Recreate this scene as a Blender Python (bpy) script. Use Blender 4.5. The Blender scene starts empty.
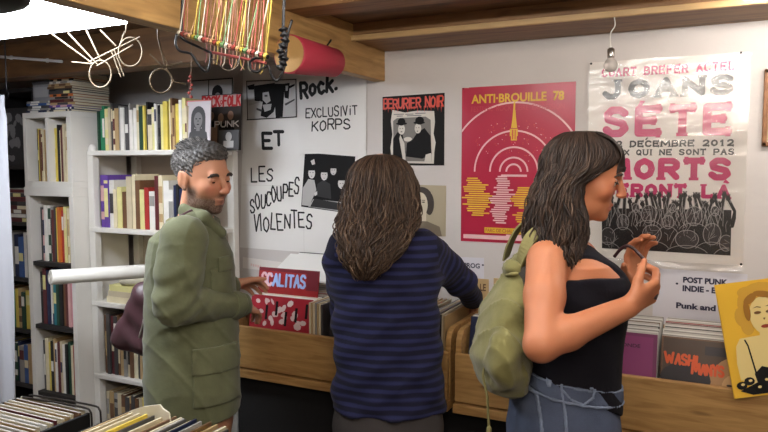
import bpy, bmesh, math, random
import numpy as np
from mathutils import Vector, Matrix
random.seed(7)
rng = np.random.default_rng(7)
SC = bpy.context.scene
COL = SC.collection

# ------------------------------------------------------------------ camera
FPX, YAW, PIT, CY, CZ = 680.0, math.radians(26), math.radians(4.25), -2.8, 1.6
FW = np.array([-math.sin(YAW) * math.cos(PIT), math.cos(YAW) * math.cos(PIT), -math.sin(PIT)])
RT = np.array([math.cos(YAW), math.sin(YAW), 0.0])
UP = np.cross(RT, FW)
FH = np.array([-math.sin(YAW), math.cos(YAW), 0.0])      # horizontal forward
ZU = np.array([0.0, 0.0, 1.0])
CAM = np.array([0.0, CY, CZ])
cd = bpy.data.cameras.new('camera')
cam = bpy.data.objects.new('camera', cd)
COL.objects.link(cam)
cd.sensor_width = 36.0
cd.lens = FPX / 768.0 * 36.0
cd.clip_start = 0.05
cam.matrix_world = Matrix(((RT[0], UP[0], -FW[0], CAM[0]), (RT[1], UP[1], -FW[1], CAM[1]),
                           (RT[2], UP[2], -FW[2], CAM[2]), (0, 0, 0, 1)))
SC.camera = cam

# ------------------------------------------------------------------ world, light, exposure
w = bpy.data.worlds.new('world')
SC.world = w
w.use_nodes = True
w.node_tree.nodes['Background'].inputs[0].default_value = (0.55, 0.52, 0.5, 1)
w.node_tree.nodes['Background'].inputs[1].default_value = 0.05
SC.view_settings.view_transform = 'Standard'
SC.view_settings.look = 'None'
SC.view_settings.exposure = 0.0
SC.view_settings.gamma = 1.0
SC.view_settings.use_curve_mapping = False

def area(name, loc, size, power, color, rot=(0, 0, 0)):
    l = bpy.data.lights.new(name, 'AREA')
    l.shape = 'RECTANGLE'
    l.size, l.size_y = size
    l.energy = power
    l.color = color
    o = bpy.data.objects.new(name, l)
    o.location = loc
    o.rotation_euler = rot
    COL.objects.link(o)
    return o

area('tube_light_left', (-2.06, -1.37, 2.035), (0.62, 0.44), 14, (0.92, 0.96, 1.0))

# glow of the lamps' own tubes (they light the room; the tubes are built with the lamps below); the one behind the camera is added fill
GLOW_ROOM, GLOW_FILL, GLOW_RIGHT, GLOW_LEFT = 92, 165, 84, 24

def J(px, py, d):
    """the place at depth d along the view axis behind an image position"""
    return CAM + (FW + RT * (px - 384) / FPX + UP * (216 - py) / FPX) * d

def onY(px, py, y):
    r = FW + RT * (px - 384) / FPX + UP * (216 - py) / FPX
    return CAM + r * (y - CY) / r[1]

# ------------------------------------------------------------------ materials
def lin(c):
    return tuple(((v / 255) / 12.92 if v / 255 <= 0.04045 else ((v / 255 + 0.055) / 1.055) ** 2.4) for v in c)

MATS = {}
def M(name, rgb, rough=0.6, metal=0.0, noise=0.0, nscale=20.0, bump=0.0, bscale=60.0, spec=0.5, coat=0.0,
      sheen=0.0, stretch=(1, 1, 1), emit=None, estr=0.0):
    if name in MATS:
        return MATS[name]
    m = bpy.data.materials.new(name)
    m.use_nodes = True
    nt = m.node_tree
    b = nt.nodes['Principled BSDF']
    c = lin(rgb)
    b.inputs['Base Color'].default_value = (*c, 1)
    b.inputs['Roughness'].default_value = rough
    b.inputs['Metallic'].default_value = metal
    b.inputs['Specular IOR Level'].default_value = spec
    b.inputs['Coat Weight'].default_value = coat
    b.inputs['Sheen Weight'].default_value = sheen
    if emit:
        b.inputs['Emission Color'].default_value = (*lin(emit), 1)
        b.inputs['Emission Strength'].default_value = estr
    if noise or bump:
        tc = nt.nodes.new('ShaderNodeTexCoord')
        mp = nt.nodes.new('ShaderNodeMapping')
        mp.inputs['Scale'].default_value = stretch
        nt.links.new(tc.outputs['Object'], mp.inputs['Vector'])
    if noise:
        n = nt.nodes.new('ShaderNodeTexNoise')
        n.inputs['Scale'].default_value = nscale
        n.inputs['Detail'].default_value = 5
        nt.links.new(mp.outputs[0], n.inputs['Vector'])
        r = nt.nodes.new('ShaderNodeValToRGB')
        r.color_ramp.elements[0].position = 0.3
        r.color_ramp.elements[1].position = 0.7
        r.color_ramp.elements[0].color = (*[v * (1 - noise) for v in c], 1)
        r.color_ramp.elements[1].color = (*[min(1, v * (1 + noise)) for v in c], 1)
        nt.links.new(n.outputs['Fac'], r.inputs[0])
        nt.links.new(r.outputs[0], b.inputs['Base Color'])
    if bump:
        n2 = nt.nodes.new('ShaderNodeTexNoise')
        n2.inputs['Scale'].default_value = bscale
        n2.inputs['Detail'].default_value = 4
        nt.links.new(mp.outputs[0], n2.inputs['Vector'])
        bp = nt.nodes.new('ShaderNodeBump')
        bp.inputs['Strength'].default_value = bump
        bp.inputs['Distance'].default_value = 0.01
        nt.links.new(n2.outputs['Fac'], bp.inputs['Height'])
        nt.links.new(bp.outputs[0], b.inputs['Normal'])
    MATS[name] = m
    return m

def Mattr(name, rough=0.5, spec=0.4, sss=0.0, bump=0.0, bscale=200.0, sheen=0.0):
    """colour comes from the mesh's own 'tint' attribute (hair shades, skin and stubble, knitted stripes)"""
    m = bpy.data.materials.new(name)
    m.use_nodes = True
    nt = m.node_tree
    b = nt.nodes['Principled BSDF']
    a = nt.nodes.new('ShaderNodeAttribute')
    a.attribute_name = 'tint'
    nt.links.new(a.outputs['Color'], b.inputs['Base Color'])
    b.inputs['Roughness'].default_value = rough
    b.inputs['Specular IOR Level'].default_value = spec
    b.inputs['Sheen Weight'].default_value = sheen
    if sss:
        b.inputs['Subsurface Weight'].default_value = sss
        b.inputs['Subsurface Radius'].default_value = (0.01, 0.004, 0.002)
        b.inputs['Subsurface Scale'].default_value = 0.5
    if bump:
        n2 = nt.nodes.new('ShaderNodeTexNoise')
        n2.inputs['Scale'].default_value = bscale
        tc = nt.nodes.new('ShaderNodeTexCoord')
        nt.links.new(tc.outputs['Object'], n2.inputs['Vector'])
        bp = nt.nodes.new('ShaderNodeBump')
        bp.inputs['Strength'].default_value = bump
        bp.inputs['Distance'].default_value = 0.004
        nt.links.new(n2.outputs['Fac'], bp.inputs['Height'])
        nt.links.new(bp.outputs[0], b.inputs['Normal'])
    return m

def wood(name, rgb, dark, scale=(1.2, 14, 14), rough=0.55, bump=0.08, boards=None):
    """long-grained wood; boards=(axis, width) adds board joints"""
    m = bpy.data.materials.new(name)
    m.use_nodes = True
    nt = m.node_tree
    b = nt.nodes['Principled BSDF']
    b.inputs['Roughness'].default_value = rough
    tc = nt.nodes.new('ShaderNodeTexCoord')
    mp = nt.nodes.new('ShaderNodeMapping')
    mp.inputs['Scale'].default_value = scale
    nt.links.new(tc.outputs['Object'], mp.inputs['Vector'])
    n = nt.nodes.new('ShaderNodeTexNoise')
    n.inputs['Scale'].default_value = 2.2
    n.inputs['Detail'].default_value = 7
    n.inputs['Distortion'].default_value = 1.2
    nt.links.new(mp.outputs[0], n.inputs['Vector'])
    r = nt.nodes.new('ShaderNodeValToRGB')
    r.color_ramp.elements[0].position = 0.32
    r.color_ramp.elements[1].position = 0.62
    r.color_ramp.elements[0].color = (*lin(dark), 1)
    r.color_ramp.elements[1].color = (*lin(rgb), 1)
    nt.links.new(n.outputs['Fac'], r.inputs[0])
    out = r.outputs[0]
    # knots
    v = nt.nodes.new('ShaderNodeTexVoronoi')
    v.inputs['Scale'].default_value = 1.0
    mp2 = nt.nodes.new('ShaderNodeMapping')
    mp2.inputs['Scale'].default_value = tuple(s * 0.55 + 1.6 for s in scale)
    nt.links.new(tc.outputs['Object'], mp2.inputs['Vector'])
    nt.links.new(mp2.outputs[0], v.inputs['Vector'])
    r2 = nt.nodes.new('ShaderNodeValToRGB')
    r2.color_ramp.elements[0].position = 0.05
    r2.color_ramp.elements[1].position = 0.13
    r2.color_ramp.elements[0].color = (0.25, 0.2, 0.16, 1)
    r2.color_ramp.elements[1].color = (1, 1, 1, 1)
    nt.links.new(v.outputs['Distance'], r2.inputs[0])
    mx = nt.nodes.new('ShaderNodeMixRGB')
    mx.blend_type = 'MULTIPLY'
    mx.inputs[0].default_value = 0.8
    nt.links.new(out, mx.inputs[1])
    nt.links.new(r2.outputs[0], mx.inputs[2])
    nt.links.new(mx.outputs[0], b.inputs['Base Color'])
    bp = nt.nodes.new('ShaderNodeBump')
    bp.inputs['Strength'].default_value = bump
    bp.inputs['Distance'].default_value = 0.01
    nt.links.new(n.outputs['Fac'], bp.inputs['Height'])
    nt.links.new(bp.outputs[0], b.inputs['Normal'])
    return m

# ------------------------------------------------------------------ object helpers
def tag(o, label=None, cat=None, group=None, kind=None):
    if label: o['label'] = label
    if cat: o['category'] = cat
    if group: o['group'] = group
    if kind: o['kind'] = kind
    return o

WL = {}                                             # world place of every origin
def parent_to(o, p):
    o.parent = p
    o.location = Vector(WL[o.name]) - Vector(WL[p.name])

def empty(name, loc, label, cat, group=None):
    o = bpy.data.objects.new(name, None)
    o.location = loc
    o.empty_display_size = 0.05
    COL.objects.link(o)
    WL[o.name] = tuple(loc)
    return tag(o, label, cat, group)

def obj(name, verts, faces, mat, parent=None, origin=None, smooth=False, mats=None, fm=None):
    """ONE mesh object from world-space vertices"""
    vs = np.asarray(verts, float)
    if origin is None:
        origin = (vs.min(0) + vs.max(0)) / 2
        origin[2] = vs[:, 2].min()
    origin = np.asarray(origin, float)
    me = bpy.data.meshes.new(name)
    me.from_pydata([tuple(v) for v in vs - origin], [], [tuple(f) for f in faces])
    for m in (mats or [mat]):
        me.materials.append(m)
    if fm is not None:
        me.polygons.foreach_set('material_index', np.asarray(fm, dtype=np.int32))
    if smooth:
        me.polygons.foreach_set('use_smooth', np.ones(len(me.polygons), bool))
    me.update()
    o = bpy.data.objects.new(name, me)
    o.location = origin
    COL.objects.link(o)
    WL[o.name] = tuple(origin)
    if parent is not None:
        parent_to(o, parent)
    return o

class MB:
    """collects simple shapes into one mesh"""
    def __init__(s):
        s.v, s.f, s.m = [], [], []
    def add(s, v, f, m=0):
        b = len(s.v)
        s.v += [tuple(x) for x in v]
        s.f += [tuple(i + b for i in q) for q in f]
        s.m += [m] * len(f)
        return s
    def box(s, lo, hi, m=0, bev=0.0, rot=None, piv=None):
        bm = bmesh.new()
        bmesh.ops.create_cube(bm, size=1)
        lo, hi = np.array(lo, float), np.array(hi, float)
        for v in bm.verts:
            v.co = Vector((lo + hi) / 2 + np.array(v.co) * (hi - lo))
        if bev:
            bmesh.ops.bevel(bm, geom=bm.edges[:], offset=min(bev, 0.45 * (hi - lo).min()), segments=2, affect='EDGES', profile=0.5)
        vs = [np.array(v.co) for v in bm.verts]
        if rot is not None:
            pv = np.array(piv if piv is not None else (lo + hi) / 2)
            R = np.array(rot)
            vs = [pv + R @ (v - pv) for v in vs]
        for i, v in enumerate(bm.verts): v.index = i
        s.add(vs, [[v.index for v in f.verts] for f in bm.faces], m)
        bm.free()
        return s
    def tube(s, pts, r, n=8, m=0, caps=True):
        pts = [np.array(p, float) for p in pts]
        rs = r if hasattr(r, '__len__') else [r] * len(pts)
        t0 = pts[1] - pts[0]
        ref = np.array((0, 0, 1.0)) if abs(t0[2]) < 0.9 * np.linalg.norm(t0) else np.array((1.0, 0, 0))
        vs = []
        u = None
        for i, p in enumerate(pts):
            t = pts[min(i + 1, len(pts) - 1)] - pts[max(i - 1, 0)]
            t = t / (np.linalg.norm(t) + 1e-9)
            u = np.cross(t, ref) if u is None else u - t * (u @ t)
            u = u / (np.linalg.norm(u) + 1e-9)
            v = np.cross(t, u)
            vs += [p + rs[i] * (math.cos(a) * u + math.sin(a) * v) for a in np.arange(n) * 2 * math.pi / n]
        fs = [(i * n + j, i * n + (j + 1) % n, (i + 1) * n + (j + 1) % n, (i + 1) * n + j)
              for i in range(len(pts) - 1) for j in range(n)]
        if caps:
            fs += [tuple(range(n))[::-1], tuple((len(pts) - 1) * n + j for j in range(n))]
        return s.add(vs, fs, m)
    def prism(s, poly, d, m=0):
        """extrude a 3-D polygon along vector d"""
        n = len(poly)
        P = [np.array(p, float) for p in poly]
        vs = P + [p + np.array(d, float) for p in P]
        fs = [tuple(range(n))[::-1], tuple(range(n, 2 * n))] + [(i, (i + 1) % n, n + (i + 1) % n, n + i) for i in range(n)]
        return s.add(vs, fs, m)
    def lathe(s, c, prof, axis=(0, 0, 1), n=20, m=0):
        ax = np.array(axis, float); ax /= np.linalg.norm(ax)
        ref = np.array((1.0, 0, 0)) if abs(ax[0]) < 0.9 else np.array((0, 1.0, 0))
        u = np.cross(ax, ref); u /= np.linalg.norm(u)
        v = np.cross(ax, u)
        c = np.array(c, float)
        vs = [c + ax * h + r * (math.cos(a) * u + math.sin(a) * v) for r, h in prof for a in np.arange(n) * 2 * math.pi / n]
        fs = [(i * n + j, i * n + (j + 1) % n, (i + 1) * n + (j + 1) % n, (i + 1) * n + j)
              for i in range(len(prof) - 1) for j in range(n)]
        fs += [tuple(range(n))[::-1], tuple((len(prof) - 1) * n + j for j in range(n))]
        return s.add(vs, fs, m)
    def build(s, name, mat, parent=None, smooth=False, origin=None):
        ms = mat if isinstance(mat, (list, tuple)) else [mat]
        return obj(name, s.v, s.f, None, parent, origin, smooth, ms, s.m)

def spline(pts, n=8):
    P = [np.array(p, float) for p in pts]
    P = [2 * P[0] - P[1]] + P + [2 * P[-1] - P[-2]]
    out = []
    for i in range(1, len(P) - 2):
        for t in np.arange(n) / n:
            a, b, c, d = P[i - 1:i + 3]
            out.append(0.5 * ((2 * b) + (c - a) * t + (2 * a - 5 * b + 4 * c - d) * t * t + (3 * b - a - 3 * c + d) * t ** 3))
    out.append(P[-2])
    return out

ORD = ['first', 'second', 'third', 'fourth', 'fifth', 'sixth', 'seventh', 'eighth', 'ninth', 'tenth', 'eleventh', 'twelfth',
       'thirteenth', 'fourteenth', 'fifteenth', 'sixteenth', 'seventeenth', 'eighteenth', 'nineteenth', 'twentieth',
       'twenty-first', 'twenty-second', 'twenty-third', 'twenty-fourth', 'twenty-fifth', 'twenty-sixth', 'twenty-seventh',
       'twenty-eighth', 'twenty-ninth', 'thirtieth', 'thirty-first', 'thirty-second', 'thirty-third', 'thirty-fourth']

# ------------------------------------------------------------------ flat print helpers
GL = {  # single-stroke capitals on a 1 x 1 box
 'A': [[(0, 0), (.5, 1), (1, 0)], [(.2, .38), (.8, .38)]], 'B': [[(0, 0), (0, 1), (.7, 1), (.9, .88), (.9, .64), (.7, .53), (0, .53)], [(.7, .53), (1, .4), (1, .14), (.75, 0), (0, 0)]],
 'C': [[(1, .82), (.75, 1), (.3, 1), (0, .75), (0, .25), (.3, 0), (.75, 0), (1, .18)]], 'D': [[(0, 0), (0, 1), (.6, 1), (1, .72), (1, .28), (.6, 0), (0, 0)]],
 'E': [[(1, 1), (0, 1), (0, 0), (1, 0)], [(0, .52), (.75, .52)]], 'F': [[(1, 1), (0, 1), (0, 0)], [(0, .52), (.75, .52)]], 'H': [[(0, 0), (0, 1)], [(1, 0), (1, 1)], [(0, .5), (1, .5)]],
 'I': [[(.5, 0), (.5, 1)]], 'J': [[(.8, 1), (.8, .25), (.6, 0), (.25, 0), (0, .25)]], 'K': [[(0, 0), (0, 1)], [(.95, 1), (0, .45)], [(.3, .6), (1, 0)]], 'L': [[(0, 1), (0, 0), (.9, 0)]],
 'M': [[(0, 0), (.05, 1), (.5, .25), (.95, 1), (1, 0)]], 'N': [[(0, 0), (0, 1), (1, 0), (1, 1)]], 'O': [[(.5, 1), (.12, .82), (0, .5), (.12, .18), (.5, 0), (.88, .18), (1, .5), (.88, .82), (.5, 1)]],
 'P': [[(0, 0), (0, 1), (.75, 1), (1, .85), (1, .6), (.75, .45), (0, .45)]], 'Q': [[(.5, 1), (.12, .82), (0, .5), (.12, .18), (.5, 0), (.88, .18), (1, .5), (.88, .82), (.5, 1)], [(.6, .25), (1, -.05)]],
 'R': [[(0, 0), (0, 1), (.75, 1), (1, .85), (1, .62), (.75, .48), (0, .48)], [(.5, .48), (1, 0)]], 'S': [[(.95, .85), (.7, 1), (.28, 1), (.04, .82), (.1, .6), (.85, .42), (.98, .2), (.72, 0), (.25, 0), (0, .17)]],
 'T': [[(0, 1), (1, 1)], [(.5, 1), (.5, 0)]], 'U': [[(0, 1), (0, .25), (.25, 0), (.75, 0), (1, .25), (1, 1)]], 'V': [[(0, 1), (.5, 0), (1, 1)]], 'W': [[(0, 1), (.25, 0), (.5, .7), (.75, 0), (1, 1)]],
 'X': [[(0, 0), (1, 1)], [(0, 1), (1, 0)]], 'Y': [[(0, 1), (.5, .5), (1, 1)], [(.5, .5), (.5, 0)]], '2': [[(.02, .8), (.28, 1), (.72, 1), (.95, .78), (.85, .5), (0, 0), (1, 0)]],
 '0': [[(.5, 1), (.12, .82), (0, .5), (.12, .18), (.5, 0), (.88, .18), (1, .5), (.88, .82), (.5, 1)]], '1': [[(.15, .75), (.5, 1), (.5, 0)]],
 'o': [[(.5, .7), (.1, .55), (.05, .25), (.4, 0), (.85, .15), (.9, .5), (.5, .7)]], 'c': [[(.9, .6), (.5, .72), (.1, .45), (.2, .1), (.6, 0), (.95, .15)]],
 'k': [[(0, 0), (0, 1)], [(.8, .7), (0, .3)], [(.25, .4), (.9, 0)]], '.': [[(.1, 0), (.25, .03)]], 'i': [[(.5, 0), (.5, .62)], [(.45, .88), (.55, .9)]], 'n': [[(0, 0), (.05, .7), (.1, .1), (.7, .75), (.8, 0)]],
}
WID = {'I': .3, 'i': .3, '.': .3, 'M': 1.3, 'W': 1.35, ' ': .6, '1': .7}

def stroke_polys(line, wd):
    """flat quads plus round joints for a 2-D polyline"""
    out = []
    P = [np.array(p, float) for p in line]
    for a, b in zip(P[:-1], P[1:]):
        d = b - a
        L = np.linalg.norm(d)
        if L < 1e-6: continue
        n = np.array((-d[1], d[0])) / L * wd / 2
        out.append([a - n, b - n, b + n, a + n])
    for p in P:
        out.append([p + wd / 2 * np.array((math.cos(t), math.sin(t))) for t in np.arange(10) * math.pi / 5])
    return out

def lettering(text, x, y, w_, h, wd, jit=0.0, slant=0.0, rise=0.0, serif=0.0, gap=.28, seed=1):
    """hand-drawn letters in a box at (x,y): returns 2-D polygons"""
    rg = random.Random(seed)
    tot = sum(WID.get(c, .8) for c in text) + gap * (len(text) - 1)
    sx = w_ / tot
    out = []
    cx = 0.0
    for c in text:
        cw = WID.get(c, .8)
        if c in GL:
            jy, js, jr = rg.uniform(-jit, jit) * h, 1 + rg.uniform(-jit, jit) * 1.5, rg.uniform(-jit, jit)
            for ln in GL[c]:
                pts = []
                for px, py in ln:
                    X = (cx + px * cw) * sx
                    Y = py * h * js + jy
                    X += (slant + jr) * Y + rg.uniform(-jit, jit) * h * .25
                    Y += rg.uniform(-jit, jit) * h * .25 + rise * (cx * sx)
                    pts.append((x + X, y + Y))
                out += stroke_polys(pts, wd)
                if serif:
                    for k, (a, b) in ((0, (0, 1)), (-1, (-1, -2))):
                        e, q = np.array(pts[a]), np.array(pts[b])
                        if abs(e[0] - q[0]) < .75 * abs(e[1] - q[1]):
                            up = 1 if e[1] > q[1] else -1
                            out.append([e + np.array((sxn * serif, up * (wd * .5 - so))) for sxn, so in ((-1, 0), (1, 0), (1, wd * .45), (-1, wd * .45))])
                        elif abs(e[1] - q[1]) < .3 * abs(e[0] - q[0]):
                            out.append([e + np.array((a_ * wd * .3, b_ * serif * .9)) for a_, b_ in ((-1, -1), (1, -1), (1, 1), (-1, 1))])
            if c == 'E' and serif: pass
        cx += cw + gap
    return out

def font_polys(body, x, y, w_, h, bold=0.0):
    """the plain built-in face, fitted to a box; returns polygons as (verts2d, faces)"""
    cu = bpy.data.curves.new('t', 'FONT')
    cu.body = body
    cu.offset = bold
    cu.resolution_u = 3
    o = bpy.data.objects.new('t', cu)
    COL.objects.link(o)
    dg = bpy.context.evaluated_depsgraph_get()
    me = bpy.data.meshes.new_from_object(o.evaluated_get(dg))
    vs = np.array([v.co[:2] for v in me.vertices])
    fs = [tuple(p.vertices) for p in me.polygons]
    lo, hi = vs.min(0), vs.max(0)
    vs = (vs - lo) / (hi - lo) * np.array((w_, h)) + np.array((x, y))
    bpy.data.objects.remove(o)
    bpy.data.curves.remove(cu)
    bpy.data.meshes.remove(me)
    return [[vs[i] for i in f] for f in fs]

class Sheet:
    """a flat thing in the room: 2-D artwork in metres on its own plane"""
    def __init__(s, P0, U, V):
        s.P0, s.U, s.V = np.array(P0, float), np.array(U, float), np.array(V, float)
        s.N = np.cross(s.U, s.V)
    def at(s, p, n=0.0):
        return s.P0 + s.U * p[0] + s.V * p[1] + s.N * n
    def base(s, name, w_, h, t, mat, label, cat, group=None, poly=None):
        poly = poly or [(0, 0), (w_, 0), (w_, h), (0, h)]
        mb = MB().prism([s.at(p, 0) for p in poly], s.N * t)
        s.t = t
        s.o = mb.build(name, mat)
        tag(s.o, label, cat, group)
        return s.o
    def art(s, name, polys, mat, layer=1, step=0.0006, label=None):
        vs, fs = [], []
        for p in polys:
            q = [np.array(a) for a in p]
            ar = sum(q[i][0] * q[(i + 1) % len(q)][1] - q[(i + 1) % len(q)][0] * q[i][1] for i in range(len(q)))
            if ar < 0: q = q[::-1]
            b = len(vs)
            vs += [s.at(a, s.t + step * layer + 3e-5 * (len(fs) % 19)) for a in q]
            fs.append(tuple(range(b, b + len(q))))
        o = obj(name, vs, fs, mat, s.o)
        if label: o['label'] = label
        return o

def ellp(cx, cy, rx, ry, n=20, rot=0.0, a0=0.0, a1=2 * math.pi):
    return [(cx + rx * math.cos(t) * math.cos(rot) - ry * math.sin(t) * math.sin(rot),
             cy + rx * math.cos(t) * math.sin(rot) + ry * math.sin(t) * math.cos(rot)) for t in np.linspace(a0, a1, n, endpoint=(a1 - a0) < 6.28)]

def arcs(cx, cy, r, wd, a0=0.0, a1=math.pi, n=40):
    out = []
    for t0, t1 in zip(np.linspace(a0, a1, n)[:-1], np.linspace(a0, a1, n)[1:]):
        out.append([(cx + (r + s_ * wd / 2) * math.cos(t), cy + (r + s_ * wd / 2) * math.sin(t)) for t, s_ in ((t0, -1), (t0, 1), (t1, 1), (t1, -1))])
    return out

def rect(x0, y0, x1, y1):
    return [(x0, y0), (x1, y0), (x1, y1), (x0, y1)]

def clip_rect(polys, x0, y0, x1, y1):
    """Sutherland-Hodgman clip of 2-D polygons to a rectangle"""
    out = []
    for p in polys:
        q = [np.array(a, float) for a in p]
        for ax, lim, sg in ((0, x0, 1), (0, x1, -1), (1, y0, 1), (1, y1, -1)):
            r = []
            for i in range(len(q)):
                a, b = q[i - 1], q[i]
                ia, ib = sg * (a[ax] - lim) >= 0, sg * (b[ax] - lim) >= 0
                if ia != ib:
                    t = (lim - a[ax]) / (b[ax] - a[ax])
                    r.append(a + t * (b - a))
                if ib: r.append(b)
            q = r
            if not q: break
        if len(q) >= 3: out.append(q)
    return out
# ================================================================== the room
plaster = M('plaster', (206, 200, 196), .85, noise=.05, nscale=3, bump=.12, bscale=35)
oak = wood('joist_wood', (190, 150, 92), (150, 112, 62), (14, 1.4, 14))
oakx = wood('beam_wood', (152, 112, 70), (112, 78, 46), (1.4, 14, 14))
darkw = wood('ceiling_boards', (118, 82, 46), (78, 52, 28), (1.2, 9, 9))
pine = wood('pine', (184, 144, 88), (152, 112, 62), (2.0, 20, 20), .5)
black = M('black_cloth', (14, 13, 14), .95)
blackm = M('black_metal', (22, 22, 24), .4, .6)
white = M('white_paint', (226, 222, 214), .5, noise=.03, nscale=8)
dwhite = M('off_white_board', (214, 208, 198), .55, noise=.05, nscale=6)
floorm = M('floor_lino', (62, 55, 50), .6, noise=.2, nscale=6)

def struct(name, lo, hi, mat, bev=0.0):
    o = MB().box(lo, hi, 0, bev).build(name, mat)
    return tag(o, kind='structure')

struct('floor', (-3.7, -5.0, -.1), (2.2, .1, 0), floorm)
struct('ceiling', (-3.7, -5.0, 2.18), (2.2, .1, 2.28), darkw)
struct('wall_back', (-3.7, 0, 0), (2.2, .1, 2.18), plaster)
struct('wall_left', (-3.7, -5.0, 0), (-3.6, 0, 2.18), plaster)
struct('wall_right', (2.1, -5.0, 0), (2.2, 0, 2.18), plaster)
struct('wall_front', (-3.6, -5.0, 0), (2.1, -4.9, 2.18), plaster)
struct('ceiling_beam', (-3.6, -.30, 2.113), (2.1, 0, 2.18), oakx)
struct('trim_ledge', (-3.6, -.318, 2.108), (2.1, -.30, 2.13), M('ledge_wood', (192, 158, 108), .5, noise=.12, nscale=9, stretch=(1, 10, 10)), .003)
struct('ceiling_beam', (-1.42, -4.9, 1.98), (-1.36, 0, 2.18), oak, .004)
struct('ceiling_beam', (-1.36, -.80, 2.135), (2.1, -.655, 2.18), oakx, .004)
struct('ceiling_beam', (-3.6, -.62, 2.02), (-1.42, -.50, 2.18), darkw, .004)

# ------------------------------------------------------------------ lamps
tubew = M('tube_glow', (255, 255, 255), .4, emit=(236, 243, 255), estr=GLOW_LEFT)
tubew2 = M('tube_glow_right', (255, 255, 255), .4, emit=(252, 244, 236), estr=GLOW_RIGHT)
tube_room = M('tube_glow_room', (255, 255, 255), .4, emit=(250, 246, 240), estr=GLOW_ROOM)
tube_fill = M('tube_glow_fill', (255, 255, 255), .4, emit=(255, 238, 220), estr=GLOW_FILL)
lampw = M('lamp_enamel', (235, 236, 238), .35, emit=(235, 242, 255), estr=2.2)
enamel = M('enamel', (225, 225, 224), .35)
L = empty('ceiling_lamp', (-2.06, -1.37, 2.06), 'bright white fluorescent ceiling lamp with open tray left of the wooden joist', 'lamp')
MB().box((-2.42, -1.63, 2.09), (-1.70, -1.115, 2.178), 0, .006).build('housing', enamel, L)
MB().box((-2.41, -1.62, 2.082), (-1.71, -1.125, 2.09)).build('reflector', lampw, L)
for yy in (-1.56, -1.43, -1.30, -1.17):
    MB().tube([(-2.40, yy, 2.066), (-1.72, yy, 2.066)], .014, 12).build('tube', tubew, L)
for lx, ly, tm, lab in ((-.5, -1.6, tube_room, 'warm fluorescent ceiling lamp above the browsing women'), (.15, -2.95, tube_fill, 'added warm fill lamp under the ceiling behind the camera')):  # second fitting is unseen, added to brighten sides facing the camera
    L = empty('ceiling_lamp', (lx, ly, 2.1), lab, 'lamp')
    MB().box((lx - .62, ly - .09, 2.12), (lx + .62, ly + .09, 2.18), 0, .006).build('housing', enamel, L)
    MB().tube([(lx - .6, ly, 2.105), (lx + .6, ly, 2.105)], .014, 12).build('tube', tm, L)
L = empty('ceiling_lamp', (.35, -.46, 2.1), 'narrow white tube lamp on the ceiling in the upper right corner', 'lamp')
MB().box((.05, -.50, 2.122), (.9, -.42, 2.18), 0, .01).build('housing', enamel, L)
MB().tube([(.06, -.46, 2.106), (.88, -.46, 2.106)], .013, 12).build('tube', tubew2, L)

# small clear bulb on its cord
L = empty('hanging_bulb', J(611, 78, 2.35), 'small clear unlit bulb on a white cord before the black and pink poster', 'bulb')
p = J(611, 50, 2.35)
bx = p[:2]
MB().tube(spline([(bx[0] + .008, bx[1], 2.112), (bx[0] + .011, bx[1], 2.08), (bx[0] - .004, bx[1], 2.05), (bx[0], bx[1], p[2])], 6), .0022, 6).build('cord', M('white_cord', (228, 224, 216), .5), L, True)
MB().lathe((bx[0], bx[1], p[2] - .028), [(.011, 0), (.0125, .006), (.0125, .03), (.006, .036)], n=16).build('socket', M('chrome', (190, 185, 180), .25, .9), L, True)
gl = M('bulb_glass', (232, 228, 222), .08)
gb = gl.node_tree.nodes['Principled BSDF']
gb.inputs['Transmission Weight'].default_value = .55
gb.inputs['IOR'].default_value = 1.3
MB().lathe((bx[0], bx[1], p[2] - .075), [(.004, 0), (.016, .004), (.0225, .014), (.0235, .025), (.019, .037), (.0115, .046), (.010, .052)], n=20).build('globe', gl, L, True)

# ------------------------------------------------------------------ books
BOOKC = {}
def bookmat(n, rgb, r=.55):
    return M('cover_' + n, rgb, r, noise=.06, nscale=30)
PAL = {'cream': (226, 214, 180), 'white': (232, 228, 220), 'yellow': (222, 200, 92), 'pale yellow': (226, 218, 150), 'black': (28, 27, 28),
       'charcoal': (70, 68, 68), 'grey': (150, 146, 140), 'green': (42, 128, 88), 'dark green': (36, 70, 52), 'red': (170, 48, 44), 'maroon': (96, 38, 42),
       'pink': (214, 80, 130), 'pale pink': (214, 170, 166), 'orange': (206, 112, 48), 'brown': (112, 78, 52), 'tan': (186, 156, 110), 'blue': (58, 92, 150),
       'navy': (34, 42, 76), 'purple': (98, 64, 150), 'teal': (40, 120, 130), 'beige': (204, 190, 160)}
for k, v in PAL.items(): bookmat(k, v)
pages = M('book_pages', (222, 212, 188), .8)

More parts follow.
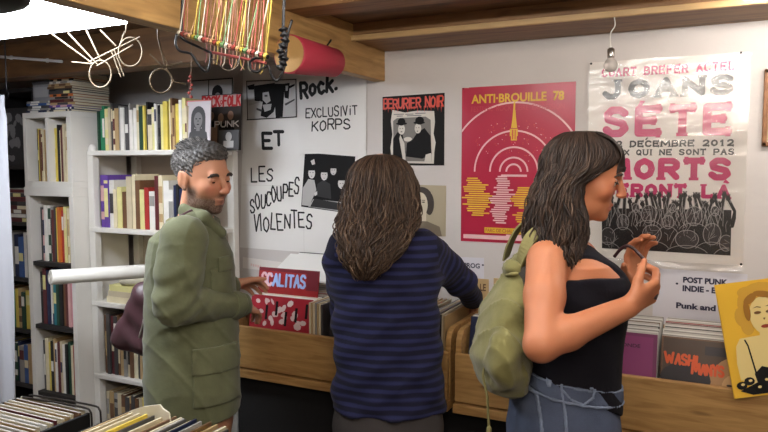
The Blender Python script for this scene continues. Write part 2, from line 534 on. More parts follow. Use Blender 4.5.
def book(name, lo, hi, colr, label, cat='book', group=None, up=True, band=None, rot=None, piv=None):
    """a bound book: cover boards and spine round a page block; spine towards -Y (standing) or lying flat"""
    lo, hi = np.array(lo, float), np.array(hi, float)
    mb = MB()
    c = .0016
    R = rot
    pv = piv if piv is not None else np.array(((lo[0] + hi[0]) / 2, (lo[1] + hi[1]) / 2, lo[2]))
    bx = lambda a, b, m: mb.box(a, b, m, 0, R, pv)
    if up:
        bx((lo[0], lo[1], lo[2]), (lo[0] + c, hi[1], hi[2]), 0)
        bx((hi[0] - c, lo[1], lo[2]), (hi[0], hi[1], hi[2]), 0)
        bx((lo[0] + c, lo[1], lo[2]), (hi[0] - c, lo[1] + c, hi[2]), 0)
        bx((lo[0] + c, lo[1] + c, lo[2] + .002), (hi[0] - c, hi[1] - .004, hi[2] - .003), 1)
        if band:
            h = hi[2] - lo[2]
            for a, b in band[1]:
                bx((lo[0] + .0012, lo[1] - .0006, lo[2] + a * h), (hi[0] - .0012, lo[1], lo[2] + b * h), 2)
    else:
        bx((lo[0], lo[1], lo[2]), (hi[0], hi[1], lo[2] + c), 0)
        bx((lo[0], lo[1], hi[2] - c), (hi[0], hi[1], hi[2]), 0)
        bx((lo[0], lo[1], lo[2] + c), (hi[0], lo[1] + c, hi[2] - c), 0)
        bx((lo[0] + .003, lo[1] + c, lo[2] + c), (hi[0] - .003, hi[1] - .004, hi[2] - c), 1)
        if band:
            wd = hi[0] - lo[0]
            for a, b in band[1]:
                bx((lo[0] + a * wd, lo[1] - .0006, lo[2] + .0012), (lo[0] + b * wd, lo[1], hi[2] - .0012), 2)
    ms = [MATS['cover_' + colr], pages, MATS['cover_' + (band[0] if band else colr)]]
    o = mb.build(name, ms)
    return tag(o, label, cat, group)

def spine_band(c, rg):
    soft = {'white': 'grey', 'cream': 'tan', 'yellow': 'pale yellow', 'pale yellow': 'cream', 'black': 'charcoal', 'green': 'dark green', 'navy': 'grey', 'red': 'maroon', 'brown': 'tan', 'maroon': 'brown', 'tan': 'brown', 'beige': 'grey', 'purple': 'pale pink'}
    if c in soft and rg.random() < .6: return (soft[c], rg.choice([[(.3, .72)], [(.15, .3), (.5, .8)], [(.62, .88)]]))
    light = c in ('cream', 'white', 'yellow', 'pale yellow', 'beige', 'pale pink', 'tan', 'grey', 'orange')
    return (rg.choice(['black', 'charcoal', 'maroon', 'navy']) if light else rg.choice(['white', 'cream', 'pale yellow']),
            rg.choice([[(.3, .72)], [(.15, .3), (.5, .8)], [(.62, .88)], [(.2, .75), (.84, .9)], [(.4, .6)]]))

def book_row(x0, x1, yf, z, cols, hs, where, group, seed, tmin=.012, tmax=.03, depth=.17, name='book', kind='book', yjit=.012, lean=0.0, under=None):
    rg = random.Random(seed)
    n = len(cols)
    ts = [rg.uniform(tmin, tmax) for _ in cols]
    s_ = (x1 - x0) / (sum(ts) + .0012 * n)
    x = x0
    for i, c in enumerate(cols):
        bd = spine_band(c, rg)
        if rg.random() < .5: bd = None
        t = ts[i] * s_
        h = hs[i % len(hs)] * rg.uniform(.985, 1.015)
        if under: h = min(h, under - .006)
        y = yf + rg.uniform(0, yjit)
        book(name, (x, y, z), (x + t - .0006, y + depth, z + h), c, f'{c} {kind}, {ORD[i]} from the left {where}', kind.split()[-1], group, band=bd)
        x += t + .0012 * s_

# ------------------------------------------------------------------ white cube shelving on the left
def panelbox(parts, name, mat, parent, bev=.002):
    mb = MB()
    for lo, hi in parts: mb.box(lo, hi, 0, bev)
    return mb.build(name, mat, parent)

kx0, kx1, ky0, ky1 = -3.145, -2.80, -.50, -.16
K = empty('cube_shelf', ((kx0 + kx1) / 2, (ky0 + ky1) / 2, 1.492), 'white two-column cube shelf stacked on top of the tall white bookcase', 'shelf')
panelbox([((kx0, ky0, 1.492), (kx1, ky1, 1.52)), ((kx0, ky0, 1.835), (kx1, ky1, 1.862)), ((kx0, ky0, 1.52), (kx0 + .024, ky1, 1.835)), ((kx1 - .03, ky0, 1.52), (kx1, ky1, 1.835))], 'carcass', white, K)
panelbox([(((kx0 + kx1) / 2 - .012, ky0 + .004, 1.52), ((kx0 + kx1) / 2 + .006, ky1 - .01, 1.835))], 'divider', white, K)
panelbox([((kx0 + .024, ky1 - .012, 1.52), (kx1 - .03, ky1 - .004, 1.835))], 'back_panel', M('brown_back', (120, 98, 84), .8), K)
K = empty('bookcase', ((kx0 + kx1) / 2, (ky0 + ky1) / 2, 0), 'tall narrow white bookcase with dark shelves at the left', 'bookcase')
panelbox([((kx0, ky0, 0), (kx0 + .03, ky1, 1.45)), ((kx1 - .03, ky0, 0), (kx1, ky1, 1.45)), ((kx0 - .004, ky0 - .004, 1.448), (kx1 + .002, ky1, 1.492))], 'carcass', white, K)
dk = M('dark_shelf', (38, 34, 33), .7)
for z in (.10, .44, .79, 1.115):
    panelbox([((kx0 + .03, ky0 + .006, z - .022), (kx1 - .03, ky1, z))], 'shelf', dk, K)
panelbox([((kx0 + .03, ky1 - .014, .0), (kx1 - .03, ky1 - .004, 1.448))], 'back_panel', dk, K)
mid = (kx0 + kx1) / 2
book_row(kx0 + .055, mid - .013, -.47, 1.52, ['black', 'yellow', 'brown', 'cream', 'white', 'tan', 'beige', 'brown', 'cream', 'yellow'], [.265, .262, .255, .26], 'in the left half of the white cube shelf', 'albums in the white cube shelf', 3, .006, .014, .25, under=.315, kind='album')
book_row(mid + .008, kx1 - .05, -.47, 1.52, ['pale yellow', 'yellow', 'tan', 'black', 'cream', 'brown', 'maroon', 'beige', 'cream', 'grey', 'tan'], [.25, .262, .27, .282], 'in the right half of the white cube shelf', 'albums in the white cube shelf', 4, .006, .014, .25, under=.315, kind='album')
book_row(kx0 + .055, kx1 - .034, -.47, 1.115, ['charcoal', 'pale pink', 'white', 'dark green', 'grey', 'maroon', 'charcoal', 'yellow', 'orange', 'red', 'pale yellow', 'tan', 'cream', 'yellow', 'dark green', 'beige'], [.275, .265, .28, .27], 'on the narrow bookcase upper shelf', 'albums on the upper dark shelf', 5, .006, .018, .25, under=.33, kind='album')
book_row(kx0 + .04, kx1 - .034, -.47, .79, ['black', 'maroon', 'navy', 'white', 'navy', 'teal', 'dark green', 'black', 'brown', 'maroon', 'pale pink', 'pink', 'charcoal'], [.27, .285, .28], 'on the narrow bookcase middle shelf', 'albums on the middle dark shelf', 6, .008, .02, .25, under=.30, kind='album')
book_row(kx0 + .045, kx1 - .034, -.47, .44, ['charcoal', 'cream', 'yellow', 'black', 'tan', 'white', 'maroon', 'beige', 'white', 'black', 'dark green', 'cream', 'red', 'brown', 'pale pink'], [.26, .27, .25], 'on the narrow bookcase lower shelf', 'books on the lower dark shelf', 8, .008, .02, .2, under=.32)
# things on top of the cube shelf
z = 1.862
for i, (c, t) in enumerate([('navy', .012), ('grey', .01), ('charcoal', .014), ('blue', .011), ('grey', .012)]):
    book('magazine', (-3.135 + .004 * (i % 2), -.485 + .006 * (i % 3), z), (-2.985 + .005 * (i % 3), -.24, z + t - .0006), c, f'{c} magazine, {ORD[i]} from the bottom of the low stack up top', 'magazine', 'magazines in the low stack', up=False, band=('white', [(.2, .6)]))
    z += t
L = empty('plastic_case', (-3.06, -.40, z), 'pale grey plastic case on the low magazine stack', 'case')
MB().box((-3.115, -.46, z), (-2.985, -.30, z + .085), 0, .006).build('body', M('case_grey', (150, 150, 154), .3), L)
MB().box((-3.117, -.462, z + .085), (-2.983, -.298, z + .1), 0, .004).build('lid', M('case_lid', (90, 90, 96), .4), L)
MB().box((-3.10, -.4618, z + .02), (-3.0, -.46, z + .07)).build('label_card', M('case_card', (176, 176, 178), .5), L)
z = 1.862
cs = ['charcoal', 'navy', 'purple', 'tan', 'maroon', 'grey', 'orange', 'charcoal', 'black', 'brown', 'tan', 'white', 'black', 'orange', 'beige', 'navy', 'grey', 'charcoal']
rg = random.Random(12)
for i, c in enumerate(cs):
    t = rg.uniform(.009, .015)
    a = rg.uniform(-.05, .05)
    R = np.array([[math.cos(a), -math.sin(a), 0], [math.sin(a), math.cos(a), 0], [0, 0, 1]])
    book('magazine', (-2.975 + rg.uniform(0, .012), -.485 + rg.uniform(0, .015), z), (-2.812 + rg.uniform(-.004, .008), -.25, z + t - .0006), c, f'{c} magazine, {ORD[i]} from the bottom of the cube shelf tall stack', 'magazine', 'magazines in the tall stack', up=False, band=spine_band(c, rg), rot=R)
    z += t

# ------------------------------------------------------------------ dark bookcase in the corner, white cloth before it
K = empty('corner_bookcase', (-3.37, -.24, 0), 'dark bookcase in the left corner half hidden by the white cloth', 'bookcase')
panelbox([((-3.58, -.42, 0), (-3.56, -.05, 1.98)), ((-3.18, -.42, 0), (-3.16, -.05, 1.98)), ((-3.56, -.07, 0), (-3.18, -.05, 1.98)), ((-3.58, -.42, 1.98), (-3.16, -.05, 2.0))], 'carcass', dk, K)
for z in (.06, .42, .72, 1.0, 1.3, 1.6):
    panelbox([((-3.56, -.415, z - .02), (-3.18, -.07, z))], 'shelf', dk, K)
book_row(-3.55, -3.19, -.40, 1.0, ['navy', 'white', 'charcoal', 'blue', 'grey', 'navy', 'blue', 'white', 'grey', 'navy', 'charcoal', 'blue'], [.22, .24, .23], 'on the fourth shelf of the dark corner bookcase', 'books in the dark corner bookcase', 21)
book_row(-3.55, -3.19, -.40, .72, ['black', 'red', 'yellow', 'brown', 'green', 'yellow', 'tan', 'dark green', 'yellow', 'blue', 'grey', 'black'], [.22, .2, .21], 'on the third shelf of the dark corner bookcase', 'books in the dark corner bookcase', 22)
book_row(-3.55, -3.19, -.40, .42, ['grey', 'yellow', 'dark green', 'navy', 'grey', 'blue', 'tan', 'yellow', 'charcoal', 'navy'], [.22, .2, .21], 'on the second shelf of the dark corner bookcase', 'books in the dark corner bookcase', 23)
z = 1.3
for i, c in enumerate(['maroon', 'charcoal', 'brown', 'maroon', 'black', 'red', 'charcoal', 'white']):
    book('book', (-3.5, -.40, z), (-3.2, -.2, z + .021), c, f'{c} book, {ORD[i]} from the bottom of the corner bookcase pile', 'book', 'flat pile in the dark corner bookcase', up=False, band=spine_band(c, rg))
    z += .022
S = Sheet((-3.46, -.41, 1.6), (1, 0, 0), (0, 0, 1))
S.base('record_sleeve', .26, .3, .006, M('sleeve_black', (34, 33, 35), .5), 'dark patterned sleeve standing on the top shelf of the dark corner bookcase', 'record')
S.art('print', [ellp(.05 + .17 * rg.random(), .03 + .24 * rg.random(), .012 + .02 * rg.random(), .01 + .015 * rg.random(), 7, rg.random() * 3) for _ in range(26)], M('print_grey', (120, 118, 118), .5))

cl = M('white_fabric', (196, 198, 206), .85, bump=.2, bscale=14, stretch=(3, 3, .5), sheen=.3)
L = empty('hanging_cloth', (-2.83, -.9, .5), 'long white cloth hanging from a hook at the left edge', 'cloth')
vs, fs = [], []
nx_, nz_ = 26, 30
for s_ in (0, 1):
    for k in range(nz_):
        for i in range(nx_):
            u, t = i / (nx_ - 1), k / (nz_ - 1)
            xr = -2.684 - .012 * math.sin(3 * t) - .052 * t - (.012 if t < .04 else 0)
            x = -3.05 + u * (xr + 3.05)
            y = -.9 + .016 * math.sin(u * 26 + 2 * t) * (.35 + t) + .01 * math.sin(u * 11 + 5 * t) - s_ * .003
            vs.append((x, y, 1.895 - t * 1.42 - .02 * (1 - u) * (1 - t)))
q = nx_ * nz_
for k in range(nz_ - 1):
    for i in range(nx_ - 1):
        a = k * nx_ + i
        fs += [(a, a + 1, a + nx_ + 1, a + nx_), (q + a + nx_, q + a + nx_ + 1, q + a + 1, q + a)]
for k in range(nz_ - 1):
    fs += [(k * nx_ + nx_ - 1, q + k * nx_ + nx_ - 1, q + (k + 1) * nx_ + nx_ - 1, (k + 1) * nx_ + nx_ - 1)]
obj('fabric', vs, fs, cl, L, smooth=True)
for hx in (-2.69, -2.97):
    MB().tube(spline([(hx, -.9, 1.882), (hx + .012, -.9, 1.9), (hx, -.9, 1.918), (hx, -.9, 1.95), (hx, -.9, 2.18)], 6), .003, 6).build('hook', blackm, L, True)

# ------------------------------------------------------------------ white bookcase behind the man
sx0, sx1, sy0, sy1 = -2.79, -2.115, -.42, -.10
K = empty('white_bookcase', ((sx0 + sx1) / 2, -.26, 0), 'wide white bookcase with rounded posts behind the man', 'bookcase')
SH = [.16, .557, .925, 1.295, 1.672]
for px, zt in ((sx0 + .02, 1.70), (sx1 - .02, 1.70)):
    for py in (sy0 + .02, sy1 - .02):
        mb = MB().box((px - .02, py - .02, 0), (px + .02, py + .02, zt - .03), 0, .004)
        mb.lathe((px, py, zt - .03), [(.02, 0), (.021, .012), (.017, .026), (.008, .034)], n=14)
        mb.build('post', white, K)
for z in SH:
    panelbox([((sx0 + .005, sy0 - .004, z - .024), (sx1 - .005, sy1, z))], 'shelf', white, K, .004)
panelbox([((sx0 + .04, sy1 - .008, .05), (sx1 - .04, sy1, 1.65))], 'back_panel', M('bookcase_back', (196, 184, 170), .8), K)
panelbox([((-2.48, sy1 - .03, .05), (-2.44, sy1 - .008, 1.65))], 'back_rail', dwhite, K)
where = 'of the wide white bookcase'
book_row(-2.735, -2.285, -.40, 1.672, ['dark green', 'green', 'green', 'pale yellow', 'beige', 'charcoal', 'cream', 'tan', 'grey', 'white', 'charcoal', 'grey', 'white', 'white', 'cream', 'dark green', 'yellow', 'black', 'cream', 'pale yellow', 'white', 'black', 'pale yellow', 'yellow'], [.19, .2, .215, .205, .21, .225], 'on the top ' + where, 'books on the top of the white bookcase', 31, .01, .026, .16)
# green notebook-like binder, slightly thicker
book_row(-2.28, -2.165, -.40, 1.672, ['pale yellow', 'brown', 'tan', 'yellow', 'white', 'pale yellow', 'cream'], [.23, .235, .2, .21], 'of the books beside the music magazines', 'books beside the music magazines', 32, .014, .034, .16)
book_row(-2.735, -2.26, -.40, 1.295, ['purple', 'purple', 'white', 'cream', 'pale yellow', 'brown', 'beige', 'cream', 'brown', 'pale yellow', 'red', 'white', 'maroon', 'cream', 'white', 'white'], [.255, .26, .235, .19, .2, .18], 'on the second shelf ' + where, 'books on the second shelf of the white bookcase', 33, .014, .03, .16)
book_row(-2.255, -2.165, -.40, 1.295, ['navy', 'black', 'navy', 'white', 'navy'], [.215, .22, .2], 'of the dark books on the second white shelf', 'dark books on the second shelf of the white bookcase', 34, .014, .03, .16)
book_row(-2.735, -2.165, -.40, .557, ['brown', 'charcoal', 'maroon', 'charcoal', 'brown', 'tan', 'grey', 'beige', 'brown', 'cream', 'charcoal', 'tan', 'beige', 'cream', 'teal', 'charcoal', 'blue', 'navy', 'tan', 'brown', 'beige', 'charcoal', 'grey', 'tan', 'brown', 'charcoal', 'cream', 'black', 'tan', 'brown'], [.3, .305, .298], 'on the fourth shelf ' + where, 'record sleeves on the fourth shelf', 35, .008, .02, .29, 'record_sleeve', 'record sleeve')
book_row(-2.735, -2.165, -.40, .16, ['beige', 'tan', 'grey', 'beige', 'brown', 'charcoal', 'tan', 'charcoal', 'brown', 'beige', 'yellow', 'charcoal', 'tan', 'beige', 'maroon', 'grey', 'brown', 'tan', 'beige', 'charcoal', 'brown', 'tan', 'grey', 'beige'], [.3, .305, .298], 'on the bottom shelf ' + where, 'record sleeves on the bottom shelf', 36, .01, .022, .29, 'record_sleeve', 'record sleeve')
# flat pile with two rolled posters on the middle shelf
z = .925
for i, (c, t, xe) in enumerate([('cream', .03, -2.30), ('beige', .028, -2.33), ('pale yellow', .03, -2.36)]):
    book('book', (-2.70 + .01 * i, -.405, z), (xe, -.14, z + t - .0006), c, f'{c} book, {ORD[i]} from the bottom under the rolled posters', 'book', 'flat pile under the rolled posters', up=False)
    z += t
def roll(name, a, b, r, mat, label, cap=None):
    a, b = np.array(a), np.array(b)
    L = empty(name, a, label, 'poster roll')
    d = (b - a); ln = np.linalg.norm(d); d = d / ln
    MB().lathe(a, [(r * .8, .006), (r * .93, 0), (r, .004), (r, ln - .004), (r * .93, ln), (r * .8, ln - .006)], d, 26).build('sheet_roll', mat, L, True)
    ref = np.cross(d, (0, 0, 1)); ref /= np.linalg.norm(ref)
    v = np.cross(d, ref)
    pts = [a - d * .0008 + (ref * math.cos(t) + v * math.sin(t)) * r * (.25 + .6 * t / 18) for t in np.arange(0, 18, .4)]
    MB().tube(pts, .0012, 5).build('rolled_edge', M('roll_edge', (196, 190, 178), .7), L)
rollw = M('roll_paper', (232, 230, 222), .55)
rollc = M('roll_cream', (226, 218, 192), .6)
r1 = .032
p0, p1 = J(50, 277.5, 2.9), J(187, 268.5, 3.31)
roll('poster_tube', p0, p1, r1, rollw, 'long white poster tube sticking out to the left behind the man')
q0, q1 = J(107, 288.5, 3.25), J(165, 282.5, 3.05)
r2 = .0315
q0 = np.array((-2.60, -.395, z + r2 + .001)); q1 = np.array((-2.22, -.30, z + r2 + .001))
roll('poster_roll', q0, q1, r2, rollc, 'short cream poster roll lying on the flat book pile below the long tube')

def ring2(cx, cz, rx, rz, wd):
    out = []
    tt = np.linspace(0, 6.3, 16)
    for t0, t1 in zip(tt[:-1], tt[1:]):
        out.append([(cx + (rx + s_ * wd) * math.cos(t), cz + (rz + s_ * wd) * math.sin(t)) for t, s_ in ((t0, -.5), (t0, .5), (t1, .5), (t1, -.5))])
    return out
# magazines and photo cards propped on the white bookcase
def face_card(name, w_, h, x, y, z, label, ground, lean=.06, hair='print_black', cat='magazine'):
    S = Sheet((x, y, z), (1, 0, 0), (0, math.sin(lean), math.cos(lean)))
    S.base(name, w_, h, .004, ground, label, cat, 'magazines propped on the white bookcase')
    return S
pb = M('print_black', (22, 21, 22), .75, spec=.25)
pw = M('print_white', (224, 222, 218), .45)
pg = M('print_grey', (120, 118, 118), .5)
pdg = M('print_dark_grey', (66, 65, 66), .5)
plg = M('print_light_grey', (178, 176, 174), .5)
pr = M('print_red', (196, 38, 44), .45)
paper = M('paper', (232, 230, 226), .7, noise=.02, nscale=5)

def portrait(S, cx, cy, s, hairm, skin, body, longhair=True, hat=False):
    """a plain portrait print: shoulders, hair, face, features"""
    S.art('figure_print', [[(cx - .62 * s, cy - 1.3 * s), (cx + .62 * s, cy - 1.3 * s), (cx + .5 * s, cy - .62 * s), (cx + .14 * s, cy - .42 * s), (cx - .14 * s, cy - .42 * s), (cx - .5 * s, cy - .62 * s)]], body, 1)
    S.art('hair_print', [ellp(cx, cy + .06 * s, .42 * s, .52 * s)] + ([rect(cx - .42 * s, cy - .6 * s, cx - .2 * s, cy + .1 * s), rect(cx + .2 * s, cy - .6 * s, cx + .42 * s, cy + .1 * s)] if longhair else []), hairm, 2)
    S.art('face_print', [ellp(cx, cy - .06 * s, .25 * s, .36 * s), rect(cx - .1 * s, cy - .55 * s, cx + .1 * s, cy - .3 * s)], skin, 3)
    S.art('features_print', [ellp(cx - .11 * s, cy, .055 * s, .025 * s, 10), ellp(cx + .11 * s, cy, .055 * s, .025 * s, 10), ellp(cx, cy - .25 * s, .08 * s, .022 * s, 10), [(cx - .03 * s, cy - .13 * s), (cx + .03 * s, cy - .13 * s), (cx, cy - .02 * s)]], pb, 4)

z0 = 1.673
def prop(name, px0, px1, pytop, Yb, mat, label, cat, lean=.06):
    """a card standing on the bookcase top, its left and right edges at the given image columns"""
    a, c_, t_ = onY(px0, 148, Yb), onY(px1, 148, Yb), onY((px0 + px1) / 2, pytop, Yb)
    S = Sheet((a[0], Yb, z0), (1, 0, 0), (0, math.sin(lean), math.cos(lean)))
    w_, h = c_[0] - a[0], t_[2] - z0
    S.base(name, w_, h, .004, mat, label, cat, 'pictures propped on the white bookcase')
    return S, w_, h
S, w_, h = prop('photo_card', 188, 232, 78.5, -.125, plg, 'grey photo card with a dark-haired head, behind the red-lettered magazine', 'photo')
S.art('border_print', [rect(0, h - .006, w_, h), rect(w_ - .007, 0, w_, h), rect(.45 * w_, .72 * h, .47 * w_, h)], pb, 1)
S.art('figure_print', [ellp(.66 * w_, .80 * h, .034, .04), rect(.5 * w_, .4 * h, .82 * w_, .7 * h), ellp(.66 * w_, .6 * h, .05, .045)], pb, 2)
S.art('face_print', [ellp(.67 * w_, .75 * h, .018, .02)], pg, 3)
S, w_, h = prop('music_magazine', 201, 241, 94, -.155, M('mag_cover', (52, 46, 44), .4), 'music magazine with red title letters leaning on the white bookcase', 'magazine')
S.art('title_print', [rect(.004, h * .78, w_ - .003, h - .004)], M('print_pale', (206, 178, 170), .5), 1)
tw = w_ - .014
S.art('title_lettering', lettering('ROCK', .007, h * .795, tw * .46, h * .17, .0105, jit=.03), pr, 2)
S.art('title_lettering', lettering('FOLK', .007 + tw * .56, h * .795, tw * .44, h * .17, .0105, jit=.03), pr, 2)
S.art('title_lettering', ring2(.007 + tw * .51, h * .86, .006, .008, .004) + stroke_polys([(.007 + tw * .49, h * .8), (.007 + tw * .535, h * .84)], .004), pr, 3)
S.art('figure_print', [ellp(w_ * (.26 + .24 * i), h * (.62 - .04 * (i % 2)), .018, .022) for i in range(3)] + [rect(.16 * w_, .1 * h, .42 * w_, .5 * h), ellp(.68 * w_, .25 * h, .03, .028)], M('print_tan', (150, 118, 96), .5), 1)
S.art('figure_print', [rect(.46 * w_, .1 * h, .84 * w_, .48 * h), rect(.1 * w_, .42 * h, .36 * w_, .52 * h)], pb, 2)
S.art('cover_lettering', lettering('PUNK', .36 * w_, .42 * h, .58 * w_, .026, .006), pw, 3)
S, w_, h = prop('photo_card', 186.5, 210.5, 100, -.392, M('card_pale', (196, 188, 190), .5), 'grey portrait card of a long-haired musician in front of the red-lettered magazine', 'photo')
portrait(S, .5 * w_, h * .62, .45 * h, pdg, pg, pdg)
S.art('border_print', [rect(0, 0, .005, h), rect(0, h - .005, w_, h)], M('print_pink', (206, 120, 116), .5), 1)
S, w_, h = prop('photo_card', 219, 239, 130, -.27, pdg, 'small dark photo card at the right end of the white bookcase top', 'photo')
S.art('figure_print', [ellp(.5 * w_, .66 * h, .018, .022), rect(.25 * w_, .1 * h, .75 * w_, .45 * h)], plg, 1)
# ================================================================== things on the back wall
def W(px, py):
    p = onY(px, py, 0.0)
    return np.array((p[0], p[2]))
WS = Sheet((0, 0, 0), (1, 0, 0), (0, 0, 1))              # wall coordinates: X and height
def wall_sheet(name, pts, mat, label, cat, t=.0015, off=.0006, group=None):
    S = Sheet((0, -off, 0), (1, 0, 0), (0, 0, 1))
    S.base(name, 0, 0, t, mat, label, cat, group, [tuple(p) for p in pts])
    return S
inkm = M('brush_ink', (18, 17, 18), .7)
def hand(S, text, a, b, hpx, wd, jit, seed, name='lettering', mat=None, **k):
    """letters whose baseline runs from image place a to b"""
    A, B, T = W(*a), W(*b), W(a[0], a[1] - hpx)
    L_ = B[0] - A[0]
    S.art(name, lettering(text, A[0], A[1], L_, T[1] - A[1], wd, jit=jit, rise=(B[1] - A[1]) / L_, seed=seed, **k), mat or inkm, 2)

S = wall_sheet('paper_sheet', [(-2.19, 1.18), (-1.46, 1.175), (-1.455, 1.67), (-2.165, 1.66)], paper, 'lower white paper sheet with handwritten words and a black group photo, behind the striped woman', 'paper')
hand(S, 'LES', (252, 181), (273, 180), 13, .0085, .09, 3)
hand(S, 'SOUCOUPES', (251, 212), (299, 191), 14, .0085, .08, 4)
hand(S, 'VIOLENTES', (254, 231), (312, 227), 15, .0085, .08, 5)
S.art('crease', [rect(-2.165, 1.5, -1.8, 1.5015), rect(-1.80, 1.18, -1.7985, 1.66)], M('paper_crease', (206, 203, 198), .7), 1)
S = wall_sheet('paper_sheet', [(-2.16, 1.64), (-1.815, 1.645), (-1.815, 2.09), (-2.15, 2.09)], paper, 'upper left white paper sheet with a torn photo and the brushed word ET', 'paper', off=.0035)
hand(S, 'ET', (264, 148), (284, 142), 14, .017, .05, 8)
S = wall_sheet('paper_sheet', [(-1.822, 1.655), (-1.455, 1.66), (-1.45, 2.09), (-1.822, 2.09)], paper, 'upper right white paper sheet with three brushed words under the red lampshade', 'paper', off=.0062)
hand(S, 'Rock.', (302, 98), (339, 88), 15, .017, .06, 9)
hand(S, 'EXCLUSIViT', (307, 118), (358, 115), 9, .0062, .07, 10)
hand(S, 'KORPS', (313, 131), (351, 128), 9, .007, .07, 11)

# photo prints on the sheets
S = wall_sheet('photo_print', [W(247.5, 81), W(297.5, 79), W(298, 117.5), W(248.5, 120.5)], M('photo_pale', (196, 194, 192), .5), 'pale black and white photo of a band beside the brushed word Rock', 'photo', off=.0085)
P = lambda *a: [W(*q) for q in a]
S.art('border_print', [P((247.5, 81), (297.5, 79), (297.5, 80), (247.5, 82)), P((248, 119.5), (298, 116.5), (298, 117.5), (248, 120.5)), P((296.7, 79), (297.5, 79), (298, 117.5), (297.2, 117.5)), P((247.5, 81), (248.3, 81), (249.3, 120), (248.5, 120))], pb, 1)
S.art('figure_print', [P((255, 86), (276, 83), (279, 98), (275, 112), (268, 118), (262, 116), (264, 102), (256, 101)), P((276, 84), (286, 84), (284, 117), (277, 118), (276, 100)), P((285, 84), (291, 83), (290, 99), (286, 98)), P((248.5, 86), (256, 84), (255, 90), (250, 90)), P((286, 88), (296, 84), (296, 86), (287, 91))], pb, 2)
S.art('figure_print', [P((264, 93), (270, 92), (272, 101), (268, 104), (264, 100)), P((264, 105), (273, 104), (272, 110), (266, 112)), P((287, 86), (289.5, 86), (289, 91), (287, 91)), P((250, 104), (262, 101), (262, 102.5), (250, 106))], plg, 3)
S.art('figure_print', [P((266, 95), (269, 95), (269, 97), (266, 97)), P((258, 108), (264, 110), (263, 112), (258, 110)), P((286, 104), (296, 99), (296, 100.5), (287, 106))], pdg, 4)
S = wall_sheet('photo_print', [W(304, 151), W(357.5, 155.5), W(352, 215.5), W(300, 208)], paper, 'black group photo of four people on the lower white paper sheet', 'photo', off=.0035)
S.art('picture_print', [P((305.5, 152.5), (356, 156.5), (350.8, 213.5), (301.8, 206.5))], pb, 1)
S.art('figure_print', [P((302.5, 205), (303.5, 188), (309, 179), (315, 180), (317, 190), (310, 206)), P((309, 206.6), (314, 199), (348, 202.5), (350.5, 212.8))], plg, 2)
S.art('figure_print', [P((311, 206.5), (315, 198.5), (347, 204), (349.5, 211.5)), P((317, 196), (318, 184), (324, 180), (331, 184), (332, 199))], M('print_soft_black', (34, 33, 34), .45), 3)
S.art('face_print', [[W(px + rx * math.cos(t), py + ry * math.sin(t)) for t in np.arange(14) * math.pi / 7] for px, py, rx, ry in ((312.5, 173, 3.4, 5.6), (325, 175, 3.4, 5.4), (334.2, 170.5, 3, 4.6), (342.5, 183.5, 3.8, 5.4))] + [P((315, 193), (318, 191), (318, 194.5), (315.5, 196)), P((345.5, 203), (348, 203), (348, 206), (346, 206.5)), P((311.5, 161), (315, 159), (316, 164), (313, 165))], M('print_face', (206, 203, 200), .45), 4)
S.art('hair_print', [[W(px + rx * math.cos(t), py + ry * math.sin(t)) for t in np.linspace(math.pi, 2 * math.pi, 9)] for px, py, rx, ry in ((312.5, 170.5, 3.8, 4.6), (325, 172.5, 3.8, 4.4), (334.2, 168.5, 3.4, 4), (342.5, 180.5, 4.2, 4.4))], pb, 5)
S.art('features_print', [[W(px + dx + .7 * math.cos(t), py + dy + .35 * math.sin(t)) for t in np.arange(8) * math.pi / 4] for px, py in ((312.5, 173.5), (325, 175.5), (334.2, 171), (342.5, 184.5)) for dx, dy in ((-1.3, -1), (1.3, -1), (0, 2.6))], pdg, 5)

# ------------------------------------------------------------------ two-men poster and sepia portrait
S = wall_sheet('poster', [(-1.372, 1.60), (-1.072, 1.60), (-1.072, 1.915), (-1.372, 1.91)], M('poster_black', (24, 22, 21), .7, spec=.25), 'square black poster of two men in bowler hats with red dripping title', 'poster')
torn = [(-1.325, 1.612), (-1.12, 1.608), (-1.118, 1.66), (-1.112, 1.70), (-1.122, 1.74), (-1.116, 1.79), (-1.12, 1.838), (-1.2, 1.842), (-1.26, 1.836), (-1.322, 1.85), (-1.33, 1.80), (-1.322, 1.74), (-1.332, 1.68)]
S.art('torn_photo_print', [torn], M('print_bone', (205, 198, 186), .45), 1)
S.art('picture_print', [[(-1.316, 1.62), (-1.13, 1.618), (-1.136, 1.80), (-1.16, 1.815), (-1.30, 1.812), (-1.318, 1.8)]], M('print_warm_grey', (112, 106, 98), .45), 2)
S.art('figure_print', [[(-1.318, 1.62), (-1.262, 1.62), (-1.256, 1.66), (-1.27, 1.735), (-1.296, 1.75), (-1.318, 1.72)], [(-1.255, 1.64), (-1.175, 1.63), (-1.13, 1.65), (-1.136, 1.73), (-1.165, 1.765), (-1.20, 1.745), (-1.222, 1.715), (-1.25, 1.70)]], pb, 3)
S.art('face_print', [ellp(-1.276, 1.762, .017, .024), ellp(-1.196, 1.764, .016, .022), [(-1.268, 1.62), (-1.255, 1.62), (-1.262, 1.70), (-1.282, 1.738), (-1.287, 1.72)], ellp(-1.245, 1.717, .02, .010), [(-1.165, 1.615), (-1.13, 1.615), (-1.132, 1.655), (-1.158, 1.648)]], M('print_bone', (205, 198, 186), .45), 4)
S.art('hat_print', [ellp(-1.276, 1.787, .027, .006), ellp(-1.276, 1.795, .019, .017), ellp(-1.19, 1.789, .028, .006), ellp(-1.188, 1.798, .021, .018)], pb, 5)
S.art('features_print', [ellp(-1.283, 1.766, .003, .0015, 8), ellp(-1.270, 1.766, .003, .0015, 8), ellp(-1.204, 1.767, .003, .0015, 8), ellp(-1.191, 1.767, .003, .0015, 8), ellp(-1.276, 1.751, .005, .002, 8), ellp(-1.198, 1.752, .004, .002, 8)], pb, 5)
